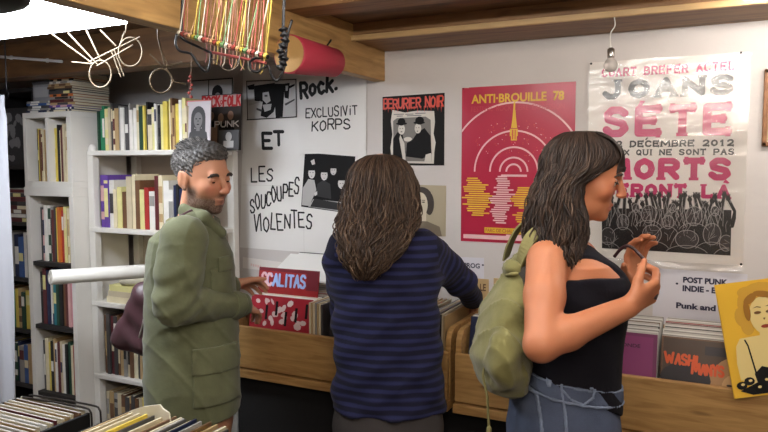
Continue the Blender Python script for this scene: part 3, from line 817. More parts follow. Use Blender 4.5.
S.art('small_lettering', [rect(x, y, x + w_, y + .004) for x, y, w_ in ((-1.315, 1.827, .05), (-1.258, 1.826, .04), (-1.21, 1.828, .05), (-1.30, 1.819, .03), (-1.25, 1.819, .07))], pg, 3)
dr = lettering('BERURIER NOIR', -1.366, 1.856, .288, .042, .0075, jit=.05, gap=.2, seed=5)
rg = random.Random(3)
dr += [[(x, 1.862), (x + .004, 1.862), (x + .002, 1.862 - rg.uniform(.012, .035))] for x in np.arange(-1.36, -1.085, .016)]
S.art('lettering', dr, M('print_blood', (205, 66, 44), .45), 3)
S.art('pin', [ellp(-1.078, 1.91, .003, .003, 8)], pb, 4)
S = wall_sheet('photo_print', [(-1.235, 1.285), (-1.062, 1.288), (-1.062, 1.512), (-1.23, 1.514)], M('sepia', (172, 160, 134), .4), 'sepia portrait photo under the bowler hat poster, partly behind the long brown hair', 'photo')
S.art('hair_print', [ellp(-1.178, 1.455, .052, .05), ellp(-1.14, 1.43, .022, .05)], M('print_dark_sepia', (62, 54, 46), .4), 1)
S.art('face_print', [ellp(-1.182, 1.425, .034, .055), rect(-1.2, 1.33, -1.155, 1.4)], M('print_pale_sepia', (208, 196, 172), .4), 2)
S.art('figure_print', [[(-1.235, 1.286), (-1.08, 1.288), (-1.09, 1.33), (-1.15, 1.352), (-1.205, 1.352), (-1.235, 1.33)]], M('print_mid_sepia', (120, 108, 90), .4), 3)
S.art('features_print', [ellp(-1.194, 1.437, .008, .003, 8), ellp(-1.168, 1.437, .008, .003, 8), ellp(-1.182, 1.397, .010, .0028, 8), rect(-1.203, 1.444, -1.187, 1.447), rect(-1.176, 1.444, -1.16, 1.447), [(-1.184, 1.436), (-1.179, 1.412), (-1.188, 1.412)]], M('print_dark_sepia', (62, 54, 46), .4), 4)

# ------------------------------------------------------------------ crimson concert poster
x0, x1, z0_, z1_ = -.992, -.514, 1.272, 1.934
S = wall_sheet('poster', [(x0, z0_), (x1, z0_ + .002), (x1, z1_), (x0 + .03, z1_ - .002), (x0 + .03, z1_ - .004), (x0, z1_ - .002)], M('poster_crimson', (176, 38, 66), .3), 'crimson concert poster with white arcs and yellow title, behind the dark-haired woman', 'poster')
cy_, cx_ = 1.574, -.762
yel, pkw, orr = M('print_yellow', (226, 184, 56), .35), M('print_pinkish', (232, 190, 190), .35), M('print_orange', (206, 84, 66), .35)
A = []
for r, wd in ((.287, .0072), (.170, .007), (.102, .0072), (.059, .0072), (.031, .0075)):
    A += arcs(cx_, cy_, r, wd)
S.art('arc_print', clip_rect(A, x0 + .001, z0_, x1 - .001, z1_), pkw, 1)
S.art('title_lettering', font_polys('ANTI·BROUILLE  78', x0 + .043, z1_ - .072, .39, .038, .03), yel, 2)
S.art('subtitle_lettering', font_polys('FESTIVAL  ROCK  LIBRE  EXPRESSION', x0 + .043, z1_ - .106, .392, .022), M('print_dim_red', (190, 62, 76), .35), 2)
S.art('tower_print', [[(cx_ - .003, 1.862), (cx_ + .003, 1.862), (cx_ + .007, 1.80), (cx_ + .013, 1.755), (cx_ - .013, 1.755), (cx_ - .007, 1.80)], rect(cx_ - .018, 1.722, cx_ + .016, 1.752), rect(cx_ - .013, 1.704, cx_ + .012, 1.722)], yel, 2)
S.art('tower_print', [rect(cx_ - .008, 1.708, cx_ - .003, 1.748), rect(cx_ + .003, 1.708, cx_ + .007, 1.748)], orr, 3)
rg = random.Random(5)
dots = []
while len(dots) < 90:
    t, r = rg.uniform(.6, 2.54), rg.uniform(.075, .215)
    if abs(r - .17) < .008 or abs(r - .102) < .008: continue
    dots.append(rect(cx_ + r * math.cos(t), cy_ + r * math.sin(t), cx_ + r * math.cos(t) + .003, cy_ + r * math.sin(t) + .003))
S.art('dot_print', dots, orr, 2)
S.art('dot_print', [[(a[0] + .009 * math.sin(i * 7), a[1] + .007 * math.cos(i * 5)) for a in p] for i, p in enumerate(dots[::3])], pkw, 2)
def bars(u0, uc, n, zt, dz, wmin, wmax, seed):
    g = random.Random(seed)
    out = []
    for i in range(n):
        s_ = math.sin(math.pi * (i + 1.2) / (n + 1.6)) ** .8
        a = wmin + (wmax - wmin) * s_ * g.uniform(.55, 1)
        c = uc + g.uniform(-.014, .014) + u0 * i / n
        out.append(rect(c - a / 2, zt - i * dz - dz * .62, c + a / 2, zt - i * dz))
    return out
S.art('bar_print', clip_rect(bars(.02, -.93, 18, 1.548, .0093, .03, .13, 4) + bars(.0, -.72, 10, 1.51, .0093, .04, .1, 5) + bars(.0, -.725, 5, 1.405, .0093, .03, .08, 6), x0 + .002, z0_, x1, z1_), yel, 1)
S.art('bar_print', bars(-.02, -.80, 22, 1.556, .0093, .03, .095, 7) + [rect(-.815, 1.553, -.705, 1.562)], pkw, 2)
S.art('bar_print', clip_rect(bars(.0, -.60, 20, 1.55, .0093, .03, .13, 9), x0, z0_, x1 - .004, z1_), yel, 1)
S.art('date_print', [rect(-.885, 1.312, -.70, 1.336)], yel, 2)
S.art('date_lettering', font_polys('PARC DE CHALONNES', -.88, 1.317, .175, .014), M('poster_crimson', (176, 38, 66), .3), 3)
S.art('footer_print', [rect(x0 + .012, 1.285, -.66, 1.303), rect(-.79, 1.302, -.68, 1.309)], pkw, 2)
S.art('pin', [ellp(x0 + .006, z1_ - .006, .003, .003, 8)], pb, 2)

# ------------------------------------------------------------------ black and pink concert poster in its clear film
S = wall_sheet('poster', [(-.462, 1.236), (.098, 1.232), (.095, 2.006), (-.462, 2.004)], M('poster_white', (236, 230, 224), .5), 'large white poster with pink and black slab letters over a black crowd drawing', 'poster', t=.002)
mag_, blk_ = M('print_magenta', (196, 36, 104), .3), M('print_ink', (30, 27, 28), .3)
def slab(text, xa, ya, xb, yb, wd, serif, mat, gap=.34, name='lettering'):
    """letters filling the image box (xa, ya top) - (xb, yb bottom) on the wall"""
    A, B = W(xa, yb), W(xb, ya)
    B[1] = W(xa, ya)[1]
    lp = lettering(text, A[0] + serif, A[1] + wd / 2, B[0] - A[0] - 2 * serif, B[1] - A[1] - wd, wd, serif=serif, gap=gap)
    S.art(name, lp, mat, 1)
slab('CUART BREFER ACTEL', 601, 69, 736, 77.5, .0062, .006, mag_, .5)
slab('JOANS', 601, 80.5, 736, 100, .021, .0155, blk_, .5)
slab('SETE', 601, 107, 735, 137.5, .029, .020, mag_, .55)
a, b = W(637, 107), W(643, 103)
S.art('lettering', [[a, a + (.012, -.005), a + (.03, .022), a + (.012, .024)]], mag_, 1)
slab('22 DECEMBRE 2012', 608, 141, 735, 147.5, .006, .0055, blk_, .45)
a = W(645, 140)
S.art('lettering', [[a, a + (.006, 0), a + (.012, .009), a + (.006, .009)]], blk_, 1)
slab('CEUX QUI NE SONT PAS', 604, 149.7, 735, 155.7, .005, .0045, blk_, .45)
slab('MORTS', 600, 158, 733.5, 179.5, .0235, .0165, mag_, .5)
slab('SERONT LA', 602, 183, 732, 196.5, .0148, .011, mag_, .5)
a = W(723, 182.5)
S.art('lettering', [[a, a + (.016, -.004), a + (.022, -.001), a + (.008, .012)]], mag_, 1)
q = [W(602, 208), W(731.5, 210), W(730.5, 255.5), W(602, 248)]
S.art('crowd_print', [q], blk_, 1)
rg = random.Random(11)
arms, heads, outl = [], [], []
for i in range(30):
    px = 604 + i * 4.3 + rg.uniform(-1, 1)
    top = rg.uniform(194, 206)
    base = np.array(W(px + rg.uniform(-5, 5), 226)); tip = np.array(W(px, top))
    mid_ = (base + tip) / 2 + (rg.uniform(-.018, .018), 0)
    arms += stroke_polys([base, mid_], .014) + stroke_polys([mid_, tip], .0105)
    arms.append(ellp(tip[0], tip[1], .0085, .010, 10, rg.uniform(-1, 1)))
    for k in range(3): arms += stroke_polys([tip, tip + ((k - 1) * .006, .014)], .0035)
    outl += stroke_polys([base + (.006, 0), mid_ + (.007, 0), tip + (.006, -.008)], .0017)
    if i % 2: outl += stroke_polys([base - (.006, 0), mid_ - (.007, 0), tip - (.006, .008)], .0015)
S.art('arm_print', clip_rect(arms, -.425, 1.23, .07, 1.6), blk_, 2)
def ring(cx, cz, rx, rz, wd, a0=0, a1=6.3):
    out = []
    tt = np.linspace(a0, a1, 26)
    for t0, t1 in zip(tt[:-1], tt[1:]):
        out.append([(cx + (rx + s_ * wd) * math.cos(t), cz + (rz + s_ * wd) * math.sin(t)) for t, s_ in ((t0, -.5), (t0, .5), (t1, .5), (t1, -.5))])
    return out
for px, py, rx, rz in ((649, 214, .027, .034), (694, 216, .028, .036), (652, 234, .034, .036), (687, 239, .04, .034), (712, 234, .03, .04), (623, 222, .022, .03), (608, 236, .026, .034), (726, 243, .022, .03), (668, 222, .02, .026), (672, 208, .014, .018), (636, 208, .013, .017), (715, 211, .013, .018)):
    c = W(px, py)
    heads.append(ellp(c[0], c[1], rx, rz))
    outl += ring(c[0], c[1], rx, rz, .0022)
    outl += ring(c[0], c[1] - rz - .03, rx * 1.9, .04, .002, .35, 2.8)
    for k in range(3):
        outl += stroke_polys([(c[0] + rg.uniform(-rx, rx) * .7, c[1] + rg.uniform(-rz, rz) * .6), (c[0] + rg.uniform(-rx, rx) * .7, c[1] + rg.uniform(-rz, rz) * .6)], .0012)
for k in range(60):
    c = W(rg.uniform(604, 730), rg.uniform(212, 250))
    outl += stroke_polys([c, c + (rg.uniform(-.012, .012), rg.uniform(.006, .03)), c + (rg.uniform(-.02, .02), rg.uniform(.03, .05))], .0013)
lo, hi = W(602, 249), W(731, 206)
S.art('head_print', clip_rect(heads, lo[0], lo[1] - .004, hi[0], hi[1] + .02), M('print_ink_soft', (58, 54, 55), .3), 3)
S.art('outline_print', clip_rect(outl, lo[0], lo[1] - .004, hi[0], hi[1] + .03), M('print_line', (176, 172, 170), .3), 4)
for px, py in ((591.5, 64), (741, 53), (741, 264)):
    c = W(px, py)
    MB().lathe((c[0], -.0075, c[1]), [(.0035, 0), (.0045, .002), (.003, .005)], (0, -1, 0), 10).build('pin', blackm, S.o)
# clear film over the sheet, slightly wavy, bottom edge curled forward
film = bpy.data.materials.new('clear_film')
film.use_nodes = True
nt = film.node_tree
for n in list(nt.nodes): nt.nodes.remove(n)
outn = nt.nodes.new('ShaderNodeOutputMaterial')
mixn = nt.nodes.new('ShaderNodeMixShader')
tr_ = nt.nodes.new('ShaderNodeBsdfTransparent')
gs = nt.nodes.new('ShaderNodeBsdfGlossy')
gs.inputs['Roughness'].default_value = .16
gs.inputs['Color'].default_value = (.8, .8, .8, 1)
fr = nt.nodes.new('ShaderNodeFresnel')
fr.inputs['IOR'].default_value = 1.55
tcn = nt.nodes.new('ShaderNodeTexCoord')
mpn = nt.nodes.new('ShaderNodeMapping')
mpn.inputs['Scale'].default_value = (1, 1, 2.4)
mpn.inputs['Rotation'].default_value = (0, .35, 0)
nzn = nt.nodes.new('ShaderNodeTexNoise')
nzn.inputs['Scale'].default_value = 7
nzn.inputs['Detail'].default_value = 2.5
nzn.inputs['Distortion'].default_value = .8
bpn = nt.nodes.new('ShaderNodeBump')
bpn.inputs['Strength'].default_value = .2
bpn.inputs['Distance'].default_value = .02
nt.links.new(tcn.outputs['Object'], mpn.inputs[0]); nt.links.new(mpn.outputs[0], nzn.inputs['Vector'])
nt.links.new(nzn.outputs['Fac'], bpn.inputs['Height']); nt.links.new(bpn.outputs[0], gs.inputs['Normal']); nt.links.new(bpn.outputs[0], fr.inputs['Normal'])
nt.links.new(fr.outputs[0], mixn.inputs[0]); nt.links.new(tr_.outputs[0], mixn.inputs[1]); nt.links.new(gs.outputs[0], mixn.inputs[2])
nt.links.new(mixn.outputs[0], outn.inputs[0])
vs, fs = [], []
nx_, nz_ = 30, 44
for k in range(nz_):
    t = k / (nz_ - 1)
    for i in range(nx_):
        u = i / (nx_ - 1)
        y = -.0075 - .0022 * math.sin(5 * u + 3 * t) - .0012 * math.sin(17 * t + 9 * u)
        z = 2.006 - t * .80
        if t > .955:
            a = (t - .955) / .045
            y -= .016 * a * a * (.6 + .4 * math.sin(6 * u)); z += .006 * a
        vs.append((-.466 + u * .566, min(y, -.0062), z))
for k in range(nz_ - 1):
    for i in range(nx_ - 1):
        a = k * nx_ + i
        fs.append((a, a + nx_, a + nx_ + 1, a + 1))
obj('clear_film', vs, fs, film, S.o, smooth=True)['label'] = 'clear wrinkled film over the poster'

# framed picture at the right edge
fx0, fz0, fx1, fz1 = .142, 1.668, .50, 1.94
L = empty('picture_frame', (.32, 0, fz0), 'wooden picture frame cut off by the right edge of the wall view', 'picture')
fr_ = wood('frame_wood', (150, 104, 66), (112, 72, 42), (8, 8, 8))
MB().box((fx0, -.02, fz0), (fx0 + .016, -.001, fz1), 0, .003).box((fx1 - .016, -.02, fz0), (fx1, -.001, fz1), 0, .003).box((fx0, -.02, fz1 - .016), (fx1, -.001, fz1), 0, .003).box((fx0, -.02, fz0), (fx1, -.001, fz0 + .016), 0, .003).build('frame', fr_, L)
MB().box((fx0 + .014, -.006, fz0 + .014), (fx1 - .014, -.001, fz1 - .014)).build('picture', M('sepia', (172, 160, 134), .4), L)

# little genre signs
bold = M('sign_ink', (34, 32, 62), .6)
S = wall_sheet('genre_sign', [(-.205, .985), (.115, .985), (.115, 1.203), (-.205, 1.205)], M('sign_paper', (214, 212, 220), .7), 'white paper sign reading post punk and indie above the right record bin', 'sign', t=.001)
def sgn(text, xa, ya, xb, yb, b=.02):
    A, B = W(xa, yb), W(xb, ya)
    B[1] = W(xa, ya)[1]
    S.art('lettering', font_polys(text, A[0], A[1], B[0] - A[0], B[1] - A[1], b), bold, 1)
sgn('POST PUNK', 683, 276.5, 728, 282.5, .05)
sgn('INDIE - E', 682.5, 285, 716, 291, .05)
sgn('Punk and', 676, 302, 716, 308, .045)
c = W(677, 283.5); S.art('bullet_print', [ellp(c[0], c[1], .005, .004, 10)], bold, 1)
S = wall_sheet('genre_sign', [tuple(W(436, 277)), tuple(W(484, 282)), tuple(W(484, 258)), tuple(W(436, 256))], M('sign_paper', (214, 212, 220), .7), 'small white sign reading PROG beside the striped sleeve', 'sign', t=.001)
sgn('et PROG', 457, 262, 480, 267, .03)
sgn('FRANÇAIS', 441, 269.5, 475, 275, .03)
c = W(483, 265); S.art('bullet_print', [ellp(c[0], c[1], .005, .004, 10)], bold, 1)
S = wall_sheet('genre_sign', [tuple(W(243, 268)), tuple(W(303, 275)), tuple(W(303, 265)), tuple(W(243, 257))], M('sign_paper_warm', (226, 220, 214), .7), 'narrow white strip with faded pink letters behind the left record bin', 'sign', t=.001)
A_, B_ = W(251, 265), W(300, 262)
S.art('lettering', [rect(A_[0] + i * .014, A_[1] - .003 - .002 * (i % 2) - i * .0016, A_[0] + i * .014 + .009, A_[1] + .008 - i * .0016) for i in range(20) if i % 6 != 5], M('faded_pink', (222, 190, 182), .7), 1)

# ================================================================== record bins
MB().box((-1.86, -.455, 0), (.62, -.04, .70), 0, .004).build('bin_stand', black)
tag(bpy.data.objects['bin_stand'], 'long black cloth-covered stand under the two wooden record bins', 'stand')

def record_bin(x0, x1, label):
    B = empty('record_bin', ((x0 + x1) / 2, -.28, .7), label, 'record bin')
    MB().box((x0, -.52, .701), (x1, -.05, .735), 0, .003).build('base_board', pine, B)
    MB().box((x0 + .004, -.512, .7425), (x1 - .004, -.49, .92), 0, .004).build('front_board', pine, B)
    MB().box((x0 + .02, -.072, .735), (x1 - .02, -.05, 1.0), 0, .003).build('back_board', pine, B)
    for xa in (x0, x1 - .02):
        poly = [(xa, -.49, .735), (xa, -.49, .93), (xa, -.485, .965), (xa, -.468, .99), (xa, -.44, 1.0), (xa, -.05, 1.0), (xa, -.05, .735)]
        MB().prism(poly, (.02, 0, 0)).build('end_panel', pine, B)
    return B
record_bin(-1.855, -.855, 'left wooden record bin between the man and the striped woman')
record_bin(-.835, .60, 'right wooden record bin behind the woman with the green backpack')

SLV = {'white': (222, 220, 214), 'cream': (206, 194, 164), 'grey': (140, 136, 132), 'charcoal': (66, 63, 62), 'black': (24, 23, 24), 'red': (150, 40, 42), 'maroon': (88, 36, 42),
       'brown': (104, 76, 54), 'tan': (172, 144, 102), 'blue': (70, 96, 142), 'navy': (34, 40, 66), 'purple': (124, 62, 98), 'green': (62, 88, 66), 'yellow': (222, 196, 84), 'pale': (188, 184, 176), 'orange': (190, 98, 52)}
for k, v in SLV.items(): M('sleeve_' + k, v, .3, noise=.07, nscale=18, coat=.3)
sleeve_edge = M('sleeve_edge', (196, 192, 184), .4)
def record(x0, y, z, c, label, group=None, w_=.312, h=.312, lean=.2, t=.0042, turn=0.0):
    """an LP sleeve standing on its lower edge at (x0, y, z), cover to -Y, leaning back; pale opening along the top"""
    R = np.array([[1, 0, 0], [0, math.cos(lean), math.sin(lean)], [0, -math.sin(lean), math.cos(lean)]])
    Rz = np.array([[math.cos(turn), -math.sin(turn), 0], [math.sin(turn), math.cos(turn), 0], [0, 0, 1]])
    R = Rz @ R
    pv = np.array((x0, y, z))
    mb = MB()
    mb.box((x0, y, z), (x0 + w_, y + t, z + h - .0012), 0, .0008, R, pv)
    mb.box((x0 + .001, y + .0008, z + h - .0012), (x0 + w_ - .001, y + t - .0008, z + h), 1, 0, R, pv)
    o = mb.build('record', [MATS['sleeve_' + c], sleeve_edge], origin=pv)
    tag(o, label, 'record', group)
    S = Sheet(pv, R @ np.array((1, 0, 0)), R @ np.array((0, 0, 1)))
    S.o, S.t = o, .0002
    return S
def rec_row(x0, n, y0, dy, cols, where, group, seed, z=.737, lean=.2, h=.312):
    g = random.Random(seed)
    out = []
    for i in range(n):
        c = cols[i % len(cols)]
        out.append(record(x0 + g.uniform(-.004, .004), y0 + i * dy, z, c, f'{c} record sleeve, {ORD[i]} from the front {where}', group, lean=lean + g.uniform(-.012, .012), h=h))
    return out
def rec_spines(x0, n, yf, cols, where, group, z=.737, dx=.0095):
    for i in range(n):
        c = cols[i % len(cols)]
        o = MB().box((x0 + i * dx, yf, z), (x0 + i * dx + dx * .8, yf + .312, z + .306 + .004 * math.sin(i * 3)), 0, .001).build('record', MATS['sleeve_' + c])
        tag(o, f'{c} record sleeve edge-on, {ORD[i]} from the left {where}', 'record', group)

mixc = ['grey', 'white', 'pale', 'charcoal', 'white', 'cream', 'pale', 'white', 'brown', 'grey', 'white', 'navy', 'pale', 'white', 'red', 'grey', 'white', 'tan', 'pale']
# left bin
R0 = rec_row(-1.80, 15, -.478, .021, ['red', 'white', 'cream', 'white', 'grey', 'white', 'pale', 'red', 'white', 'cream', 'white', 'pale', 'white', 'grey', 'white'], 'in the left bin by the man', 'records in the left bin by the man', 41)
rg = random.Random(8)
A = []
for i in range(26):
    x, y = rg.uniform(.02, .28), rg.uniform(.19, .29)
    A.append(ellp(x, y, rg.uniform(.006, .02), rg.uniform(.008, .018), 7, rg.random() * 3))
R0[0].art('cover_print', [rect(0.002, .002, .31, .31)], M('cover_red_print', (158, 34, 48), .35), 1)
R0[0].art('cover_print', A, M('cover_white_print', (216, 196, 192), .35), 2)
R0[0].art('cover_print', [rect(.03 + .05 * i, .19 + .02 * (i % 3), .042 + .05 * i, .25 + .02 * (i % 3)) for i in range(6)], pb, 3)
S = record(-1.81, -.40, .845, 'red', 'red record sleeve with pale blue letters pulled up out of the left bin', lean=.16)
S.art('cover_print', [rect(.25, .225, .31, .308), rect(.002, .296, .31, .31)], M('cover_dark_red', (110, 34, 44), .35), 1)
S.art('lettering', lettering('SCALITAS', .02, .235, .225, .05, .011, jit=.02), M('cover_pale_blue', (150, 176, 222), .35), 2)
S.art('lettering', lettering('SC', .02, .235, .05, .05, .011, jit=.02), M('cover_pale_pink', (226, 186, 190), .35), 3)
for i, (dz, dxx, lab) in enumerate(((0, 0, 'white record sleeve lying flat across the back of the left bin'), (.006, .045, 'white dark-edged record sleeve lying on another flat white sleeve in the left bin'))):
    a = .02 - .05 * i
    R = np.array([[math.cos(a), -math.sin(a), 0], [math.sin(a), math.cos(a), 0], [0, 0, 1]])
    Rx = np.array([[1, 0, 0], [0, math.cos(.42), -math.sin(.42)], [0, math.sin(.42), math.cos(.42)]])
    pv = np.array((-1.80 + dxx, -.385, 1.045 + dz * 1.5))
    pv = np.array((-1.83 + dxx, -.285 - .004 * i, 1.075 + dz * 1.6))
    mb = MB().box(pv, pv + np.array((.29, .24, .004)), 0, .001, R @ Rx, pv)
    o = mb.build('record', M('sleeve_bright', (232, 230, 224), .4)); tag(o, lab, 'record', 'flat white sleeves on the left bin')
    if i:
        mb = MB()
        for lo, hi in (((0, 0, .004), (.29, .004, .0046)), ((0, .236, .004), (.29, .24, .0046)), ((.286, 0, .004), (.29, .24, .0046))):
            mb.box(pv + np.array(lo), pv + np.array(hi), 0, 0, R @ Rx, pv)
        mb.build('edge_print', pb, o)
rec_spines(-1.475, 7, -.475, ['cream', 'tan', 'cream', 'grey', 'tan', 'cream', 'charcoal'], 'beside the red cover in the left bin', 'edge-on records beside the red cover')
R1 = rec_row(-1.402, 15, -.478, .021, ['black', 'blue', 'white', 'pale', 'white', 'cream', 'grey', 'white', 'pale', 'white', 'charcoal', 'white', 'cream', 'white', 'pale'], 'in the left bin middle row', 'records in the middle of the left bin', 42)
sc = [spline([(.10, .16), (.12, .25), (.13, .27), (.125, .2), (.12, .17), (.135, .21), (.15, .2), (.15, .16), (.17, .16), (.175, .2), (.18, .17), (.195, .205), (.21, .16), (.225, .2), (.24, .165), (.25, .2), (.24, .12), (.22, .10), (.25, .15), (.29, .2)], 5),
      spline([(.05, .18), (.07, .26), (.09, .24), (.08, .18), (.06, .16), (.1, .17)], 5)]
sp = []
for ln in sc: sp += stroke_polys([(a[0], a[1]) for a in ln], .005)
R1[0].art('script_print', sp, M('cover_script', (176, 172, 168), .35), 1)
rec_spines(-1.085, 12, -.475, ['brown', 'tan', 'charcoal', 'cream', 'maroon', 'grey', 'navy', 'tan'], 'in the left bin before the woman', 'edge-on records in the left bin before the woman')
S = record(-.965, -.485, .737, 'black', 'black record sleeve with white mark at the right end of the left bin', w_=.066, lean=.05)
S.art('cover_print', [rect(.012, .22, .05, .24), ellp(.03, .2, .014, .008)], pw, 1)
rec_spines(-.955, 7, -.455, ['charcoal', 'cream', 'tan', 'charcoal', 'tan', 'cream', 'tan'], 'at the right end of the left bin', 'edge-on records at the right end of the left bin')

# right bin
RA = rec_row(-.80, 15, -.478, .021, ['navy', 'white', 'grey', 'white', 'pale', 'cream', 'white', 'charcoal', 'white', 'pale', 'white', 'tan', 'white', 'grey', 'white'], 'in the row behind the backpack', 'records behind the green backpack', 51)
rg = random.Random(9)
RA[0].art('cover_print', [ellp(rg.uniform(.03, .16), rg.uniform(.16, .24), rg.uniform(.01, .02), rg.uniform(.01, .02), 7) for _ in range(12)], M('cover_ice', (176, 200, 222), .35), 1)
RA[0].art('cover_print', [rect(.02, .26, .2, .29)], M('cover_slate', (58, 60, 84), .35), 1)
RB = rec_row(-.472, 15, -.478, .021, ['purple', 'pale', 'white', 'grey', 'white', 'pale', 'charcoal', 'white', 'pale', 'brown', 'white', 'grey', 'white', 'pale', 'grey'], 'behind the purple cover', 'records behind the purple cover', 52)
RB[0].art('cover_print', [rect(.012, .012, .3, .3)], M('cover_plum', (140, 66, 112), .35), 1)
RB[0].art('lettering', font_polys('RONDE', .19, .262, .07, .012, .02), M('cover_plum_dark', (62, 26, 50), .35), 2)
RB[0].art('cover_print', [rect(.012, .012, .3, .10)], M('cover_plum_red', (150, 56, 84), .35), 2)
RC = rec_row(-.145, 15, -.478, .021, ['brown', 'grey', 'white', 'pale', 'grey', 'white', 'pale', 'black', 'white', 'pale', 'maroon', 'red', 'pale', 'white', 'grey'], 'behind the orange-lettered cover', 'records behind the orange-lettered cover', 53)
cp = RC[0]
cp.art('cover_print', [rect(.006, .006, .306, .306)], M('cover_umber', (70, 54, 44), .35), 1)
cp.art('cover_print', [ellp(.27, .17, .13, .11, 24)], M('cover_sand', (176, 136, 92), .35), 2)
cp.art('cover_print', [ellp(.075, .18, .075, .05, 20), rect(.13, .262, .27, .29)], M('cover_night', (38, 36, 42), .35), 3)
cp.art('face_print', [ellp(.215, .165, .035, .045, 18), ellp(.255, .19, .03, .05, 18)], M('cover_skin', (206, 166, 118), .35), 4)
cp.art('features_print', [ellp(.203, .175, .009, .004, 8), ellp(.228, .175, .009, .004, 8), ellp(.214, .148, .01, .0035, 8)], M('cover_umber', (70, 54, 44), .35), 5)
cp.art('lettering', lettering('WASHI', .014, .225, .095, .03, .008, jit=.05, seed=2), M('cover_bright_orange', (220, 92, 46), .35), 5)
cp.art('lettering', lettering('MANYS', .095, .2, .09, .03, .008, jit=.05, seed=6), M('cover_bright_orange', (220, 92, 46), .35), 5)
RD = rec_row(.18, 15, -.478, .021, ['tan'] + mixc, 'in the rightmost bin row', 'records at the right end of the right bin', 54)
card = M('cardboard', (190, 160, 112), .7, noise=.06)
for i, (xa, xb) in enumerate(((472, 489), (494, 516))):
    A_, B_ = onY(xa, 278, -.115), onY(xb, 278, -.115)
    S = Sheet((A_[0], -.115, .737), (1, 0, 0), (0, 0, 1))
    S.base('divider_card', B_[0] - A_[0], A_[2] - .737, .005, card, ('left', 'right')[i] + ' tan cardboard divider standing at the back of the right bin near the backpack', 'divider', 'cardboard dividers')
    w2 = B_[0] - A_[0]
    S.art('lettering', font_polys(('LE', '12')[i], w2 * .5, A_[2] - .737 - .05, w2 * .35, .03, .03), M('card_ink', (92, 66, 40), .7), 1)

def unit2(v): return np.array(v) / np.linalg.norm(v)
# yellow record sleeve propped at the right
bl, tl = J(734, 398.5, 2.025), J(714, 285, 2.06)
V_ = unit2(tl - bl)
ws = float(np.linalg.norm(tl - bl))
U_ = RT * math.cos(math.radians(11)) + ZU * math.sin(math.radians(11))
U_ = unit2(U_ - V_ * (U_ @ V_))
S = Sheet(bl, U_, V_)
S.base('record_sleeve', ws, ws, .005, M('golden_card', (246, 196, 62), .4), 'tilted yellow record sleeve with a blonde woman in a black dress at the right edge', 'record')
S.P0 = S.P0 - S.U * .055
sk_, bd_, bk_ = M('cover_face', (246, 222, 150), .4), M('cover_blonde', (222, 172, 66), .4), M('cover_shade', (120, 82, 40), .4)
S.art('hair_print', [ellp(.185, .27, .075, .062, 20), ellp(.118, .235, .022, .03, 14), ellp(.13, .205, .02, .026, 14), ellp(.145, .305, .03, .018, 14), ellp(.24, .23, .03, .06, 14)], bd_, 1)
S.art('body_print', [[(.082, .05), (.079, .10), (.085, .15), (.10, .172), (.16, .175), (.165, .2), (.205, .2), (.21, .175), (.28, .16), (.4, .1), (.4, .05)], ellp(.115, .09, .035, .06, 16)], sk_, 2)
S.art('face_print', [ellp(.182, .232, .042, .056, 22)], sk_, 3)
S.art('hair_print', [ellp(.15, .285, .024, .012, 12, .6), ellp(.19, .295, .03, .010, 12, -.2), ellp(.135, .25, .010, .03, 12), ellp(.225, .27, .012, .03, 12, .4)], M('cover_gold', (166, 116, 44), .4), 4)
S.art('features_print', [ellp(.165, .242, .011, .0045, 10), ellp(.2, .242, .011, .0045, 10), [(.152, .256), (.165, .261), (.177, .258), (.177, .255), (.165, .258)], [(.19, .258), (.2, .261), (.214, .256), (.2, .258)], [(.178, .225), (.186, .225), (.181, .218)]], bk_, 4)
S.art('lips_print', [ellp(.182, .2, .014, .0055, 12)], M('cover_lips', (168, 64, 44), .4), 4)
S.art('dress_print', [[(.13, .035), (.125, .065), (.15, .085), (.18, .075), (.2, .08), (.24, .09), (.4, .07), (.4, .035)], [(.128, .06), (.133, .06), (.122, .15), (.115, .168), (.111, .166), (.118, .148)], [(.075, .02), (.11, .005), (.4, .01), (.4, .04), (.13, .04)]], pb, 3)
S.art('dress_print', [ellp(.082 + .024 * i, .035 + .012 * math.sin(i * 2.1), .016, .012, 10) for i in range(6)], pb, 3)
S.art('dress_print', [ellp(.085 + .024 * i, .038 + .012 * math.sin(i * 2.3), .006, .004, 8) for i in range(6)], sk_, 4)

# ================================================================== low table with record crates in the foreground
T = empty('low_table', (-1.75, -1.5, 0), 'black low table carrying the two record crates in the foreground', 'table')
MB().box((-2.36, -1.86, .40), (-1.22, -1.20, .44), 0, .004).build('table_top', blackm, T)
for x in (-2.32, -1.30):
    for y in (-1.82, -1.24):
        MB().box((x, y, 0), (x + .045, y + .045, .40), 0, .003).build('leg', blackm, T)
crm = M('crate_black', (20, 19, 20), .6)
def crate(x0, x1, y0, y1, z0, z1, label):
    B = empty('record_crate', ((x0 + x1) / 2, (y0 + y1) / 2, z0), label, 'crate')
    MB().box((x0, y0, z0), (x1, y1, z0 + .02)).build('bottom_board', crm, B)
    for lo, hi in (((x0, y0, z0 + .02), (x0 + .012, y1, z1)), ((x1 - .012, y0, z0 + .02), (x1, y1, z1))):
        MB().box(lo, hi, 0, .003).build('side_panel', crm, B)
    for lo, hi in (((x0 + .012, y0, z0 + .02), (x1 - .012, y0 + .012, z1 - .1)), ((x0 + .012, y1 - .012, z0 + .02), (x1 - .012, y1, z1 - .02))):
        MB().box(lo, hi, 0, .003).build('end_board', crm, B)
    return B
B = crate(-2.235, -1.872, -1.84, -1.222, .441, .768, 'black record crate at the lower left corner of the view')
for i, y in enumerate((-1.232, -1.205)):
    xx = -1.855 + .012 * i
    MB().tube(spline([(-2.2, y, .775), (-2.0, y, .784), (xx - .03, y, .786), (xx - .006, y, .778), (xx, y, .755), (xx, y, .66), (xx, y, .5)], 8), .0035, 6).build('wire_rim', M('wire_dark', (58, 52, 48), .4, .5), B, True)
